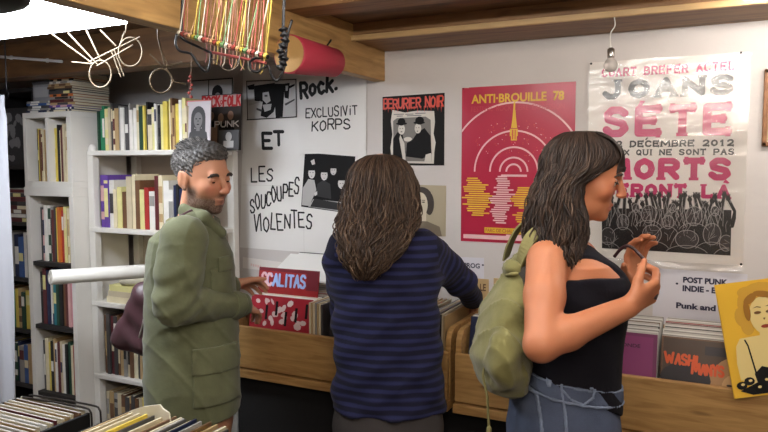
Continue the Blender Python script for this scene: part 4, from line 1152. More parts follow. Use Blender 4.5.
cols = ['cream', 'brown', 'cream', 'tan', 'cream', 'maroon', 'cream', 'white', 'cream', 'tan', 'pale', 'cream', 'black', 'brown', 'orange', 'pale', 'red', 'cream', 'grey', 'tan', 'cream', 'brown', 'white', 'pale', 'grey', 'charcoal']
for i, c in enumerate(cols):
    S = record(-2.215 + .006 * math.sin(i * 2.2), -1.262 - i * .021, .4625, c, f'{c} record sleeve, {ORD[i]} from the back in the corner crate', 'records in the lower left crate', lean=.1, t=.007, w_=.322, h=.314)
B = crate(-1.705, -1.262, -1.545, -1.212, .441, .80, 'black record crate in front of the man')
MB().box((-1.69, -1.53, .4615), (-1.276, -1.226, .5), 0, .002).build('riser', crm, B)
cols = ['tan', 'cream', 'tan', 'cream', 'beige2', 'orange2', 'yellow', 'charcoal', 'cream', 'cream', 'tan', 'brown', 'cream', 'pale', 'charcoal', 'cream', 'navy', 'navy', 'grey', 'cream', 'brown', 'yellow', 'tan', 'grey', 'cream', 'charcoal']
nm = {'beige2': 'cream', 'orange2': 'yellow'}
for i, c in enumerate(cols):
    c = nm.get(c, c)
    x = -1.665 + i * .0148
    yo = .007 * math.sin(i * 1.7)
    lean = .03
    o = MB().box((x, -1.532 + .004 + yo * .3, .501), (x + .0075, -1.225 + yo, .501 + .318 + .006 * math.sin(i * 2.9)), 0, .001,
                 np.array([[math.cos(lean), 0, math.sin(lean)], [0, 1, 0], [-math.sin(lean), 0, math.cos(lean)]]), (x, -1.38, .501)).build('record', MATS['sleeve_' + c])
    tag(o, f'{c} record sleeve, {ORD[i]} from the left in the right foreground crate', 'record', 'records in the crate in front of the man')
# pale rounded sheet leaning behind that crate
c0, c1 = J(112, 425, 2.19), J(170, 420, 2.09)
top = [J(112, 425, 2.19), J(120, 417.5, 2.18), J(132, 410, 2.16), J(146, 405.5, 2.14), J(161, 404, 2.11), J(163.5, 408, 2.105), J(169.5, 412.5, 2.095), J(170, 421, 2.09)]
dwn = np.array((0, 0, -1.0))
poly = top + [np.array((top[-1][0], top[-1][1], .445)), np.array((top[0][0], top[0][1], .445))]
nrm = np.cross(c1 - c0, ZU); nrm /= np.linalg.norm(nrm)
poly = [p - nrm * ((p - c0) @ nrm) for p in poly]
sh_ = -nrm * .0 + np.array((0, .0, 0))
o = MB().prism([p + sh_ for p in poly], -nrm * .006).build('paper_board', M('cream_board', (226, 220, 200), .5)); tag(o, 'cream board with rounded top standing behind the crate in front of the man', 'board')

# ================================================================== things hung under the ceiling
# red lampshade on the joist
a_, b_ = J(289, 54, 2.30), J(334, 63, 2.54)
ax = (b_ - a_); ln = np.linalg.norm(ax)
L = empty('lampshade', a_, 'red drum lampshade hung sideways against the wooden joist', 'lampshade')
redm = M('shade_red', (172, 48, 66), .6, noise=.06, nscale=6)
MB().lathe(a_, [(.064, 0), (.066, .004), (.053, ln - .006), (.048, ln)], ax, 30).build('shade', redm, L, True)
MB().lathe(a_, [(.061, -.0015), (.061, .001)], ax, 30).build('end_disc', M('shade_lining', (178, 140, 84), .7), L)
MB().tube([J(331, 40, 2.5), J(327, 46, 2.48), J(332, 52, 2.5)], .004, 6).build('hook', blackm, L)

# wire rack strung with coloured cords
L = empty('cord_rack', J(225, 45, 1.7), 'black wire rack strung with red, yellow and white cords under the ceiling', 'rack')
A_, B_ = J(178, 33, 1.76), J(268, 57, 1.62)
A2, B2 = J(205, 51, 1.86), J(266, 63, 1.76)
cc = [M('cord_white', (196, 186, 168), .5), M('cord_yellow', (172, 148, 58), .5), M('cord_red', (134, 52, 44), .5), M('cord_pink', (150, 98, 84), .5), M('cord_green', (96, 130, 84), .5), M('cord_tan', (176, 138, 96), .5)]
MB().tube([A_, B_], .0055, 8).build('rail', blackm, L)
MB().tube([A2, B2], .004, 8).build('rail', M('rail_red', (140, 60, 56), .5), L)
rg = random.Random(4)
order = [0, 2, 3, 5, 1, 4, 0, 2, 3, 5, 2, 1, 4, 0, 3, 2, 5, 1, 4, 3, 2, 0, 2, 1]
for i, k in enumerate(order):
    t = (i + .5) / len(order)
    p = A_ + (B_ - A_) * t
    q = np.array(p); q[2] = 2.178
    q = q + RT * (.03 + .02 * rg.uniform(-1, 1) + (.03 if i % 3 == 0 else 0)) + FH * rg.uniform(-.03, .06)
    mb = MB().tube([q, p + (0, 0, .004)], .0016 if k != 3 else .0012, 6)
    mb.tube([p - (B_ - A_) * .014, p + (B_ - A_) * .014], .007, 8)
    mb.build('cord', cc[k], L)
for i in range(16):
    t = (i + .5) / 16
    p = A2 + (B2 - A2) * t
    q = A_ + (B_ - A_) * min(1, max(0, t * .8 + .22 + rg.uniform(-.06, .06)))
    q2 = np.array(q); q2[2] = 2.178
    MB().tube(spline([q2 + RT * rg.uniform(-.05, .05) + FH * .1, (p + q2) / 2 + FH * .05, p, p + np.array((0, 0, -.03)) + RT * rg.uniform(-.01, .01)], 4), .0015, 5).build('cord', cc[[2, 3, 5, 1, 3, 0][i % 6]], L)
J2 = lambda d, *p: [J(x, y, d) for x, y in p]
MB().tube(spline(J2(1.72, (292, 20), (288, 34), (286, 52), (284, 68), (279, 79), (275, 80), (271, 74), (268, 66), (262, 69), (257, 72), (251, 69), (250, 62), (256, 58), (268, 58)), 6), .0036, 7).build('bent_wire', blackm, L, True)
MB().tube(spline(J2(1.75, (177, 34), (176, 44), (180, 51), (191, 54), (198, 64), (205, 71), (209, 68), (211, 54), (205, 50), (186, 41), (180, 36)), 6), .0034, 7).build('bent_wire', blackm, L, True)
MB().tube(spline(J2(1.66, (283, 28), (285, 40), (281, 52), (284, 60), (279, 70)), 8), [.009 + .004 * math.sin(i * 1.7) for i in range(33)], 8).build('wrapped_post', blackm, L, True)
MB().tube(J2(1.66, (283, 30), (286, -52)), .004, 7).build('hanger', blackm, L)
MB().tube(J2(1.76, (181, 36), (184, -46)), .004, 7).build('hanger', blackm, L)
MB().tube(spline(J2(1.74, (212, 58), (226, 70), (237, 66), (240, 55)), 6), .0014, 5).build('loop_wire', M('wire_grey', (140, 132, 124), .35, .7), L, True)

wirep = M('wire_pale', (118, 104, 84), .4, .5)
def hoop(L, px, py, rx, ry, d, r=.0028):
    MB().tube([J(px + rx * math.cos(t), py + ry * math.sin(t), d) for t in np.linspace(0, 2 * math.pi, 33)], r, 7, caps=False).build('hoop', wirep, L, True)
L = empty('wire_plant_hanger', J(115, 60, 2.2), 'pale wire plant hanger with two hoops below the bright lamp', 'plant hanger')
hoop(L, 100.5, 74, 11, 13.5, 2.2)
hoop(L, 130.5, 52, 11.8, 14.5, 2.2)
for i, (a, b) in enumerate((((52, 34), (92, 63)), ((68, 33), (97, 64)), ((86, 30), (101, 61)), ((89, 62), (140, 37)), ((97, 66), (133, 45)), ((72, 62), (92, 64)), ((100, 30), (116, 46)), ((111, 50), (121, 77)), ((114, 49), (124, 76)), ((92, 64), (98, 61)))):
    MB().tube(J2(2.2, a, b), .0026, 6).build('rod', wirep, L)
MB().tube(J2(2.2, (120, 46), (123, 36), (126, 30), (127, -14)), .0026, 6).build('hanger', wirep, L)
L = empty('wire_plant_hanger', J(160, 70, 2.05), 'pale wire plant hanger with one hoop left of the coloured cords', 'plant hanger')
hoop(L, 161, 81, 11, 12, 2.05)
for a, b in (((150, 54), (163, 67)), ((160, 48), (168, 66)), ((164, 66), (182, 62)), ((166, 68), (174, 82)), ((174, 82), (186, 84)), ((160, 66), (172, 66))):
    MB().tube(J2(2.05, a, b), .0024, 6).build('rod', wirep, L)
MB().tube(J2(2.05, (165, 66), (158, 38), (157, -25)), .0024, 6).build('hanger', wirep, L)
L = empty('beaded_string', J(189, 92, 2.6), 'reddish knotted string hanging beside the grey photo card', 'string')
MB().tube([J(191, 72, 2.6), J(190, 96, 2.6)], .0015, 6).build('string', cc[3], L)
for i in range(6):
    p = J(190.5 - 1.5 * math.sin(i * 2), 77 + i * 4, 2.6)
    MB().lathe(p, [(.002, -.006), (.006, -.003), (.006, .003), (.002, .006)], n=8).build('bead', cc[2], L, True)
MB().tube([J(191, 72, 2.6), J(192, -8, 2.6)], .0012, 6).build('cord', wirep, L)
# conduit along the dark beam and a dark speaker box near the lamp
L = empty('cable_conduit', (-3.0, -.627, 2.13), 'thin pale cable conduit along the dark beam at the upper left', 'conduit')
p0, p1 = onY(-10, 56, -.627), onY(62, 61.5, -.627)
MB().tube([p0, p1], .0065, 8).build('pipe', enamel, L)
for t in (.3, .8):
    p = p0 + (p1 - p0) * t
    MB().box(p - (.006, .001, .009), p + (.006, .0068, .009)).build('clip', enamel, L)
L = empty('loudspeaker', (-1.62, -1.92, 1.95), 'dark rounded loudspeaker box under the ceiling at the top left corner', 'loudspeaker')
MB().box((-1.82, -1.85, 1.963), (-1.474, -1.655, 2.179), 0, .05).build('cabinet', M('speaker_black', (26, 26, 30), .5), L, True)
MB().box((-1.77, -1.856, 2.01), (-1.52, -1.848, 2.13), 0, .003).build('grille', M('speaker_grille', (16, 16, 18), .8), L)
# ================================================================== people: smooth bodies from blended rounded volumes
class Prim:
    def __init__(s, fn, lo, hi, k): s.fn, s.lo, s.hi, s.k = fn, np.array(lo), np.array(hi), k

def cone(a, b, ra, rb, k=.02, flat=None):
    a, b = np.array(a, float), np.array(b, float)
    ab = b - a; L2 = ab @ ab
    def fn(P):
        x, y, z = P[0] - a[0], P[1] - a[1], P[2] - a[2]
        t = np.clip((x * ab[0] + y * ab[1] + z * ab[2]) / L2, 0, 1)
        dx, dy, dz = x - t * ab[0], y - t * ab[1], z - t * ab[2]
        q = dx * dx + dy * dy + dz * dz
        if flat is not None:
            n, s_ = flat
            c = dx * n[0] + dy * n[1] + dz * n[2]
            q = q + c * c * (1 / s_ ** 2 - 1)
        return np.sqrt(q) - (ra + (rb - ra) * t)
    r = max(ra, rb)
    return Prim(fn, np.minimum(a, b) - r, np.maximum(a, b) + r, k)

def ell(c, r, R=None, k=.02):
    c, r = np.array(c, float), np.array(r, float)
    R = np.eye(3) if R is None else np.array(R)          # rows: local axes
    def fn(P):
        d = [P[i] - c[i] for i in range(3)]
        u = [(R[j][0] * d[0] + R[j][1] * d[1] + R[j][2] * d[2]) for j in range(3)]
        k0 = np.sqrt(sum((u[j] / r[j]) ** 2 for j in range(3)))
        k1 = np.sqrt(sum((u[j] / r[j] ** 2) ** 2 for j in range(3))) + 1e-9
        return k0 * (k0 - 1) / k1
    m = r.max()
    return Prim(fn, c - m, c + m, k)

def loft(secs, s_ax, f_ax, k=.02, n=2.3):
    """secs: (centre xyz, half width along s, half depth along f), rising in z"""
    secs = sorted(secs, key=lambda q: q[0][2])
    zz = np.array([q[0][2] for q in secs])
    C = np.array([q[0] for q in secs]); HW = np.array([q[1] for q in secs]); HD = np.array([q[2] for q in secs])
    def fn(P):
        z = np.broadcast_to(P[2], np.broadcast(P[0], P[1], P[2]).shape)
        zi = np.clip(z, zz[0], zz[-1])
        cx, cy = np.interp(zi, zz, C[:, 0]), np.interp(zi, zz, C[:, 1])
        hw, hd = np.interp(zi, zz, HW), np.interp(zi, zz, HD)
        x, y = P[0] - cx, P[1] - cy
        a = np.abs(x * s_ax[0] + y * s_ax[1]) / hw
        b = np.abs(x * f_ax[0] + y * f_ax[1]) / hd
        d = ((a ** n + b ** n) ** (1 / n) - 1) * np.minimum(hw, hd)
        dz = np.abs(z - zi)
        return np.where(dz > 0, np.sqrt(np.maximum(d, 0) ** 2 + dz ** 2) + np.minimum(d, 0) * .15, np.maximum(d, -np.minimum(np.minimum(hw, hd), .5)))
    m = max(HW.max(), HD.max()) * 1.05
    return Prim(fn, C.min(0) - (m, m, 0), C.max(0) + (m, m, 0), k)

class Field:
    def __init__(s, prims, h, pad=.03):
        lo = np.min([p.lo for p in prims], 0) - pad
        hi = np.max([p.hi for p in prims], 0) + pad
        s.lo, s.h = lo, h
        s.n = np.ceil((hi - lo) / h).astype(int) + 1
        s.ax = [lo[i] + h * np.arange(s.n[i]) for i in range(3)]
        s.d = np.full(s.n, .2, np.float32)
        for p in prims: s.add(p)
    def sub_(s, lo, hi):
        a = np.clip(((lo - s.lo) / s.h).astype(int) - 1, 0, s.n - 1)
        b = np.clip(((hi - s.lo) / s.h).astype(int) + 2, 1, s.n)
        sl = tuple(slice(a[i], b[i]) for i in range(3))
        P = (s.ax[0][sl[0]][:, None, None], s.ax[1][sl[1]][None, :, None], s.ax[2][sl[2]][None, None, :])
        return sl, P
    def add(s, p):
        m = p.k + 4 * s.h
        sl, P = s.sub_(p.lo - m, p.hi + m)
        a, b, k = s.d[sl], p.fn(P), max(p.k, 1e-5)
        h = np.clip(.5 + .5 * (b - a) / k, 0, 1)
        s.d[sl] = b * (1 - h) + a * h - k * h * (1 - h)
    def cut(s, p):
        m = p.k + 4 * s.h
        sl, P = s.sub_(p.lo - m, p.hi + m)
        a, b, k = s.d[sl], -p.fn(P), max(p.k, 1e-5)
        h = np.clip(.5 - .5 * (b - a) / k, 0, 1)
        s.d[sl] = b * (1 - h) + a * h + k * h * (1 - h)
    def full(s):
        return (s.ax[0][:, None, None], s.ax[1][None, :, None], s.ax[2][None, None, :])
    def clip(s, fn):
        """keep only where fn < 0"""
        s.d = np.maximum(s.d, fn(s.full())).astype(np.float32)
    def disp(s, fn):
        s.d = (s.d + fn(s.full())).astype(np.float32)
    def mesh(s):
        d = s.d
        for ax in range(3):
            sl = [slice(None)] * 3
            for e in (0, -1):
                sl[ax] = e
                d[tuple(sl)] = np.maximum(d[tuple(sl)], s.h * .5)
        ins = d < 0
        nx, ny, nz = d.shape
        cnt = np.zeros((nx - 1, ny - 1, nz - 1), np.int8)
        for i in (0, 1):
            for j in (0, 1):
                for k in (0, 1):
                    cnt += ins[i:nx - 1 + i, j:ny - 1 + j, k:nz - 1 + k]
        mask = (cnt > 0) & (cnt < 8)
        I = np.argwhere(mask)
        vid = np.full(mask.shape, -1, np.int32)
        vid[mask] = np.arange(len(I))
        cor = {(i, j, k): d[I[:, 0] + i, I[:, 1] + j, I[:, 2] + k] for i in (0, 1) for j in (0, 1) for k in (0, 1)}
        acc = np.zeros((len(I), 3)); num = np.zeros(len(I))
        keys = list(cor)
        for a in keys:
            for ax in range(3):
                if a[ax] == 0:
                    b = list(a); b[ax] = 1; b = tuple(b)
                    va, vb = cor[a], cor[b]
                    cr = (va < 0) != (vb < 0)
                    t = np.where(cr, va / np.where(cr, va - vb, 1), 0)
                    pt = np.tile(np.array(a, float), (len(I), 1)); pt[:, ax] = t
                    acc[cr] += pt[cr]; num[cr] += 1
        V = s.lo + s.h * (I + acc / num[:, None])
        F = []
        for ax in range(3):
            u, v = (ax + 1) % 3, (ax + 2) % 3
            A = [slice(None)] * 3; B = [slice(None)] * 3
            A[ax] = slice(0, -1); B[ax] = slice(1, None)
            E = np.argwhere(ins[tuple(A)] != ins[tuple(B)])
            E = E[(E[:, u] > 0) & (E[:, v] > 0) & (E[:, u] < d.shape[u] - 1) & (E[:, v] < d.shape[v] - 1)]
            def cell(du, dv):
                q = E.copy(); q[:, u] -= du; q[:, v] -= dv
                return vid[q[:, 0], q[:, 1], q[:, 2]]
            Q = np.stack([cell(1, 1), cell(0, 1), cell(0, 0), cell(1, 0)], 1)
            neg = ins[E[:, 0], E[:, 1], E[:, 2]]
            Q[~neg] = Q[~neg][:, ::-1]
            F.append(Q)
        return V, np.concatenate(F)

def relax(V, F, it):
    """light smoothing of a quad mesh"""
    E = np.concatenate([F[:, [0, 1]], F[:, [1, 2]], F[:, [2, 3]], F[:, [3, 0]]])
    n = np.bincount(E[:, 0], minlength=len(V)) + np.bincount(E[:, 1], minlength=len(V))
    for _ in range(it):
        S = np.stack([np.bincount(E[:, 0], V[E[:, 1], c], len(V)) + np.bincount(E[:, 1], V[E[:, 0], c], len(V)) for c in range(3)], 1)
        V = V + .5 * (S / np.maximum(n, 1)[:, None] - V)
    return V

def skin_obj(name, V, F, mat, origin, parent=None, tint=None):
    me = bpy.data.meshes.new(name)
    me.vertices.add(len(V)); me.loops.add(F.size); me.polygons.add(len(F))
    me.vertices.foreach_set('co', (V - np.array(origin)).astype(np.float32).ravel())
    me.loops.foreach_set('vertex_index', F.astype(np.int32).ravel())
    w_ = F.shape[1]
    me.polygons.foreach_set('loop_start', np.arange(0, F.size, w_, dtype=np.int32))
    me.polygons.foreach_set('loop_total', np.full(len(F), w_, np.int32))
    me.polygons.foreach_set('use_smooth', np.ones(len(F), bool))
    me.update(calc_edges=True)
    me.validate()
    me.materials.append(mat)
    if tint is not None:
        at = me.attributes.new('tint', 'FLOAT_COLOR', 'POINT')
        c = np.ones((len(V), 4), np.float32); c[:, :3] = tint
        at.data.foreach_set('color', c.ravel())
    o = bpy.data.objects.new(name, me)
    o.location = origin
    COL.objects.link(o)
    WL[o.name] = tuple(origin)
    if parent is not None: parent_to(o, parent)
    return o

def unit(v):
    v = np.array(v, float); return v / np.linalg.norm(v)
def face_dir(deg):
    a = math.radians(deg); return RT * math.cos(a) + FH * math.sin(a)

class Head:
    """local frame: f forward, s to the person's left, u up; c midway between the eyes' height and the ears"""
    def __init__(h, c, yaw, pitch, roll=0.0, sc=1.0, fem=False, fx=1.0):
        h.fx = fx
        f0 = face_dir(yaw); s0 = unit(np.cross(ZU, f0))
        p = math.radians(pitch)
        f = f0 * math.cos(p) - ZU * math.sin(p)
        u = unit(np.cross(f, s0))
        r = math.radians(roll)
        h.s = s0 * math.cos(r) + u * math.sin(r); h.u = u * math.cos(r) - s0 * math.sin(r)
        h.f, h.c, h.sc, h.fem = f, np.array(c, float), sc, fem
        h.R = np.array([h.f, h.s, h.u])
    def P(h, f, s, u): return h.c + h.sc * (h.f * f * h.fx + h.s * s + h.u * u)
    def loc(h, V): return (V - h.c) @ h.R.T / h.sc / np.array((h.fx, 1, 1))
    def E(h, f, s, u, rf, rs, ru, k=.012): return ell(h.P(f, s, u), np.array((rf * h.fx, rs, ru)) * h.sc, h.R, k * h.sc)
    def C(h, a, b, ra, rb, k=.008): return cone(h.P(*a), h.P(*b), ra * h.sc, rb * h.sc, k * h.sc)
    def prims(h):
        j = .9 if h.fem else 1.0
        L = [h.E(-.012, 0, .036, .098, .076, .086, .02), h.E(.03, 0, -.022, .062, .062 * (j * .05 + .95), .085, .03),
             h.E(.036, 0, -.082, .05, .05 * j, .032, .03), h.E(.074, 0, -.104, .018, .019 * j, .016, .02),
             h.C((.086, -.03, .022), (.086, .03, .022), .010 * (.8 if h.fem else 1.1), .010 * (.8 if h.fem else 1.1), .02),
             h.C((.092, 0, .014), (.116, 0, -.03), .0075, .0115, .012), h.E(.108, .011, -.034, .011, .0085, .008, .008), h.E(.108, -.011, -.034, .011, .0085, .008, .008),
             h.E(.064, .04, -.028, .024, .022, .022, .025), h.E(.064, -.04, -.028, .024, .022, .022, .025),
             h.C((.084, -.018, -.068), (.084, .018, -.068), .0065, .0065, .006), h.E(.092, 0, -.0665, .008, .013, .0055, .006),
             h.C((.083, -.014, -.078), (.083, .014, -.078), .0075, .0075, .006), h.E(.088, 0, -.0785, .009, .012, .0065, .006)]
        for s_ in (1, -1):
            L += [h.E(-.004, s_ * .077, -.008, .018, .007, .031, .008), h.E(-.013, s_ * .083, -.004, .012, .006, .028, .006), h.E(.004, s_ * .078, -.034, .010, .006, .011, .006)]
        return L
    def cuts(h):
        L = []
        for s_ in (1, -1):
            L += [h.E(.099, s_ * .032, -.001, .016, .0165, .0115, .012), h.E(.006, s_ * .092, -.006, .007, .008, .012, .005), h.E(.117, s_ * .0075, -.0435, .006, .0042, .004, .003)]
        L.append(h.C((.097, -.019, -.0728), (.097, .019, -.0728), .0022, .0022, .003))
        return L
    def lids(h, close):
        """eyelids as part of the skin: upper lid lower for a downcast look"""
        L = []
        for s_ in (1, -1):
            L += [h.E(.0805, s_ * .032, .0045 - .004 * close, .0132, .0150, .0098 + .001 * close, .003), h.E(.0785, s_ * .032, -.0065, .0125, .0145, .0055, .003)]
        return L

def hand_prims(wr, d, n, t, ln=1.0, curl=(.5, .6, .4), spread=.06, th=(.55, .75, .25), thc=.35):
    """wrist place, direction to the fingers, palm normal, thumb side"""
    d, n = unit(d), np.array(n, float); n = unit(n - d * (n @ d)); t = np.array(t, float); t = unit(t - d * (t @ d) - n * (t @ n))
    L = [cone(wr, wr + d * .02 * ln, .023 * ln, .024 * ln, .014, (n, .72))]
    kn = []
    for i, (o, fl) in enumerate(((.030, .96), (.0105, 1.05), (-.0095, .98), (-.028, .78))):
        b = wr + d * (.092 - .004 * (i in (0, 2)) - .012 * (i == 3)) * ln + t * o * ln
        L.append(cone(wr + d * .018 * ln + t * o * .55 * ln, b, .0165 * ln, .0115 * ln, .012, (n, .85)))
        kn.append((b, o, fl))
    for b, o, fl in kn:
        fd = unit(d + t * o * spread * 30)
        a = 0.0; p = b
        for sg, c, r0, r1 in ((.042, curl[0], .0098, .0090), (.027, curl[1], .0090, .0082), (.021, curl[2], .0080, .0068)):
            a += c
            q = p + (fd * math.cos(a) + n * math.sin(a)) * sg * fl * ln
            L.append(cone(p, q, r0 * ln, r1 * ln, .003))
            p = q
    p = wr + d * .02 * ln + t * .02 * ln
    td = unit(d * th[0] + t * th[1] + n * th[2])
    q = p + td * .045 * ln
    L.append(cone(p, q, .0155 * ln, .0125 * ln, .012))
    td2 = unit(td + d * thc + n * thc * .5)
    r_ = q + td2 * .032 * ln
    L.append(cone(q, r_, .0115 * ln, .0098 * ln, .004))
    td3 = unit(td2 + d * thc * .6 + n * thc * .3)
    L.append(cone(r_, r_ + td3 * .026 * ln, .0098 * ln, .0075 * ln, .004))
    return L

def arm_prims(sh, el, wr, r, k=.02):
    """bare arm with a fuller upper arm and a forearm that thins to the wrist"""
    m = sh + (el - sh) * .45
    f = el + (wr - el) * .3
    return [cone(sh, m, r[0], r[1], k), cone(m, el, r[1], r[2], k), cone(el, f, r[2], r[3], k), cone(f, wr, r[3], r[4], k)]

def leg_prims(hip, kn, an, toe, r=(.088, .058, .056, .038)):
    c = kn + (an - kn) * .3
    return [cone(hip, kn, r[0], r[1], .03), cone(kn, c, r[1], r[2], .02), cone(c, an, r[2], r[3], .02),
            cone(an + (0, 0, -.03), toe, .038, .03, .02), cone(an + (0, 0, -.03), an + (0, 0, -.03) - unit((toe - an) * (1, 1, 0)) * .045, .038, .034, .02)]

def shoe(parent, an, toe, mat, solem):
    d = unit((toe - an) * (1, 1, 0))
    s_ = np.cross(ZU, d)
    g = lambda f, z: np.array((an[0], an[1], 0)) + d * f + ZU * z
    pr_ = [cone(g(-.045, .045), g(.06, .045), .042, .043, .02), cone(g(.06, .04), g(.165, .032), .043, .034, .02), cone(g(-.02, .06), g(-.01, .11), .045, .05, .02)]
    f = Field(pr_, .006); f.clip(lambda P: .014 - P[2] + 0 * P[0] + 0 * P[1])
    V, F = f.mesh()
    o = skin_obj('shoe', V, F, mat, g(0, 0), parent)
    pr_ = [cone(g(-.045, .012), g(.165, .012), .047, .04, .01)]
    f = Field(pr_, .005); f.clip(lambda P: np.maximum(.001 - P[2], P[2] - .02) + 0 * P[0] + 0 * P[1])
    V, F = f.mesh()
    skin_obj('sole', V, F, solem, g(0, 0), o)

def fold(P, amp, s1, s2, dirs):
    out = 0
    for (a, b, c), ph, am in dirs:
        out = out + am * np.sin(a * P[0] + b * P[1] + c * P[2] + ph + 1.3 * np.sin(s1 * P[2] + s2 * P[0]))
    return amp * out

def strands(rings, n, mat, parent, origin, name, ang, seg=22, r=(.0022, .003), wave=.006, seed=1, colr=((.02, .012, .008), (.08, .045, .026)), layer=(.86, 1.05), endz=(.0, .35), start=(0, .04), sx=None, twist=.25, wfreq=16):
    """long hair: rings of (centre, half width along RT, half depth along FH) from crown to tip; ang in degrees, 0 = RT, 90 = FH"""
    g = np.random.default_rng(seed)
    C = np.array([q[0] for q in rings]); A = np.array([q[1] for q in rings]); B = np.array([q[2] for q in rings])
    ln = np.concatenate([[0], np.cumsum(np.linalg.norm(np.diff(np.c_[C, A], axis=0), axis=1))])
    ln /= ln[-1]
    VV, FF, TT = [], [], []
    for i in range(n):
        a = math.radians(g.uniform(*ang[g.integers(len(ang))]))
        lay = g.uniform(*layer)
        t0, t1 = g.uniform(*start), 1 - g.uniform(*endz) * g.random()
        ts = np.linspace(t0, t1, seg)
        ph, fr = g.uniform(0, 6.28), g.uniform(.7, 1.3) * wfreq
        tw = g.uniform(-twist, twist)
        aa = a + tw * ts + wave * 14 * np.sin(ts * fr + ph) * ts
        cx = np.stack([np.interp(ts, ln, C[:, j]) for j in range(3)], 1)
        ra, rb = np.interp(ts, ln, A), np.interp(ts, ln, B)
        w2 = wave * (.35 + 1.3 * ts) * np.sin(ts * fr * 1.1 + ph * 2) * np.clip(ts * 2, 0, 1)
        pts = cx + (np.cos(aa) * (ra * lay + w2))[:, None] * RT + (np.sin(aa) * (rb * lay + w2))[:, None] * FH
        rr = g.uniform(*r) * np.clip(np.minimum((ts - t0) * 20 + .4, (t1 - ts) * 8 + .2), .1, 1)
        mb = MB().tube(pts, list(rr), 4)
        b = sum(len(v) for v in VV)
        VV.append(np.array(mb.v)); FF.append(np.array([f for f in mb.f if len(f) == 4][:(seg - 1) * 4]) + b)
        c = np.array(colr[0]) + (np.array(colr[1]) - np.array(colr[0])) * g.random() ** 1.5
        TT.append(np.tile(c, (len(mb.v), 1)))
    return skin_obj(name, np.concatenate(VV), np.concatenate(FF), mat, origin, parent, np.concatenate(TT))

def pockets(F0, region, off, name, mat, parent, origin, h=None, rel=2):
    """a patch of cloth lying on a garment: the garment's shape grown by off, kept inside region"""
    f = Field.__new__(Field)
    f.lo, f.h, f.n, f.ax = F0.lo, F0.h, F0.n, F0.ax
    f.d = np.maximum(np.maximum(F0.d - off, -(F0.d + .004)), region(F0.full())).astype(np.float32)
    V, F = f.mesh()
    return skin_obj(name, relax(V, F, rel), F, mat, origin, parent)

def slab_region(c, axes, half):
    c = np.array(c, float)
    def fn(P):
        d = None
        for a, h in zip(axes, half):
            v = np.abs((P[0] - c[0]) * a[0] + (P[1] - c[1]) * a[1] + (P[2] - c[2]) * a[2]) - h
            d = v if d is None else np.maximum(d, v)
        return d
    return fn

skinm = Mattr('skin', .5, .35, .08, .08, 240)
hairm = Mattr('hair', .5, .22)
eye_w, eye_d = M('eye_white', (214, 204, 196), .15), M('eye_dark', (30, 22, 18), .1)
def eyes(hd, parent, brow, bcol, bw=.0042):
    for s_ in (1, -1):
        c = hd.P(.0795, s_ * .032, -.001)
        mb = MB().lathe(c, [(.0125 * math.cos(t), .0125 * math.sin(t)) for t in np.linspace(-1.5, .92, 12)], hd.f, 18)
        o = mb.build('eye', eye_w, parent, True)
        MB().lathe(c + hd.f * .0088, [(.0075, .0012), (.006, .0032), (.003, .0042), (.001, .0044)], hd.f - hd.u * .3, 14).build('iris', eye_d, o, True)
        if brow:
            MB().tube(spline([hd.P(.093, s_ * .014, .019), hd.P(.097, s_ * .028, .0245), hd.P(.091, s_ * .043, .022), hd.P(.083, s_ * .052, .014)], 4), [bw * .8] * 4 + [bw] * 6 + [bw * .5] * 3, 6).build('eyebrow', bcol, parent, True)

def lerpc(a, b, t):
    t = np.clip(t, 0, 1)[:, None]
    return np.array(a) * (1 - t) + np.array(b) * t

def skin_tint(V, hd, base, warm, lips, extra=None):
    q = hd.loc(V)
    T = np.tile(np.array(lin(base)), (len(V), 1))
    bl = np.exp(-(((q[:, 0] - .085) / .03) ** 2 + ((np.abs(q[:, 1]) - .04) / .025) ** 2 + ((q[:, 2] + .03) / .025) ** 2)) * .5
    bl = np.maximum(bl, np.exp(-(((q[:, 0] - .12) / .02) ** 2 + (q[:, 1] / .015) ** 2 + ((q[:, 2] + .03) / .015) ** 2)) * .5)
    T = T * (1 - bl[:, None]) + np.array(lin(warm)) * bl[:, None]
    lp = (q[:, 0] > .078) & (np.abs(q[:, 1]) < .024) & (q[:, 2] < -.061) & (q[:, 2] > -.086)
    lw = np.clip(1 - np.abs(q[:, 1]) / .024, 0, 1) ** .5 * np.clip(1 - np.abs(q[:, 2] + .073) / .0125, 0, 1) ** .5
    lw = np.where(lp, lw, 0)[:, None] * .85
    T = T * (1 - lw) + np.array(lin(lips)) * lw
    if extra: T = extra(T, q)
    return T
HB = .0034     # body grid
# ================================================================== the man in the olive jacket
def secs(d, rows, off=0.0):
    return [(J(x, y, d), hw + off, hd + off) for x, y, hw, hd in rows]
def yaw_axes(deg):
    f = face_dir(deg); return unit(np.cross(ZU, f)), f
origin = J(192, 300, 2.42) * (1, 1, 0)
s_, f_ = yaw_axes(12)
dM = 2.42
rowsM = [(193, 440, .17, .15), (193, 420, .175, .163), (193, 380, .175, .165), (192, 330, .165, .163), (191, 290, .160, .158), (190, 255, .165, .15), (188, 238, .165, .13), (192, 226, .135, .098), (198, 219, .088, .074)]
hd = Head(J(202, 176.5, 2.38), -35, 9, 3, .99, False, 1.1)
shR, elR, wrR, tipR = J(184, 239, 2.22), J(175, 304, 2.19), J(241, 306, 2.44), J(268, 311, 2.64)
shL, elL, wrL, tipL = J(196, 234, 2.60), J(210, 298, 2.69), J(232, 286, 2.64), J(254, 281, 2.76)
hipR, hipL = J(193, 420, 2.37), J(193, 420, 2.50)
def foot(h, fwd, out, z=.09):
    return np.array((h[0], h[1], z)) + f_ * fwd + s_ * out
anR, anL = foot(hipR, -.01, -.02), foot(hipL, .02, .02)
knR, knL = (hipR + anR) / 2 + f_ * .02, (hipL + anL) / 2 + f_ * .03
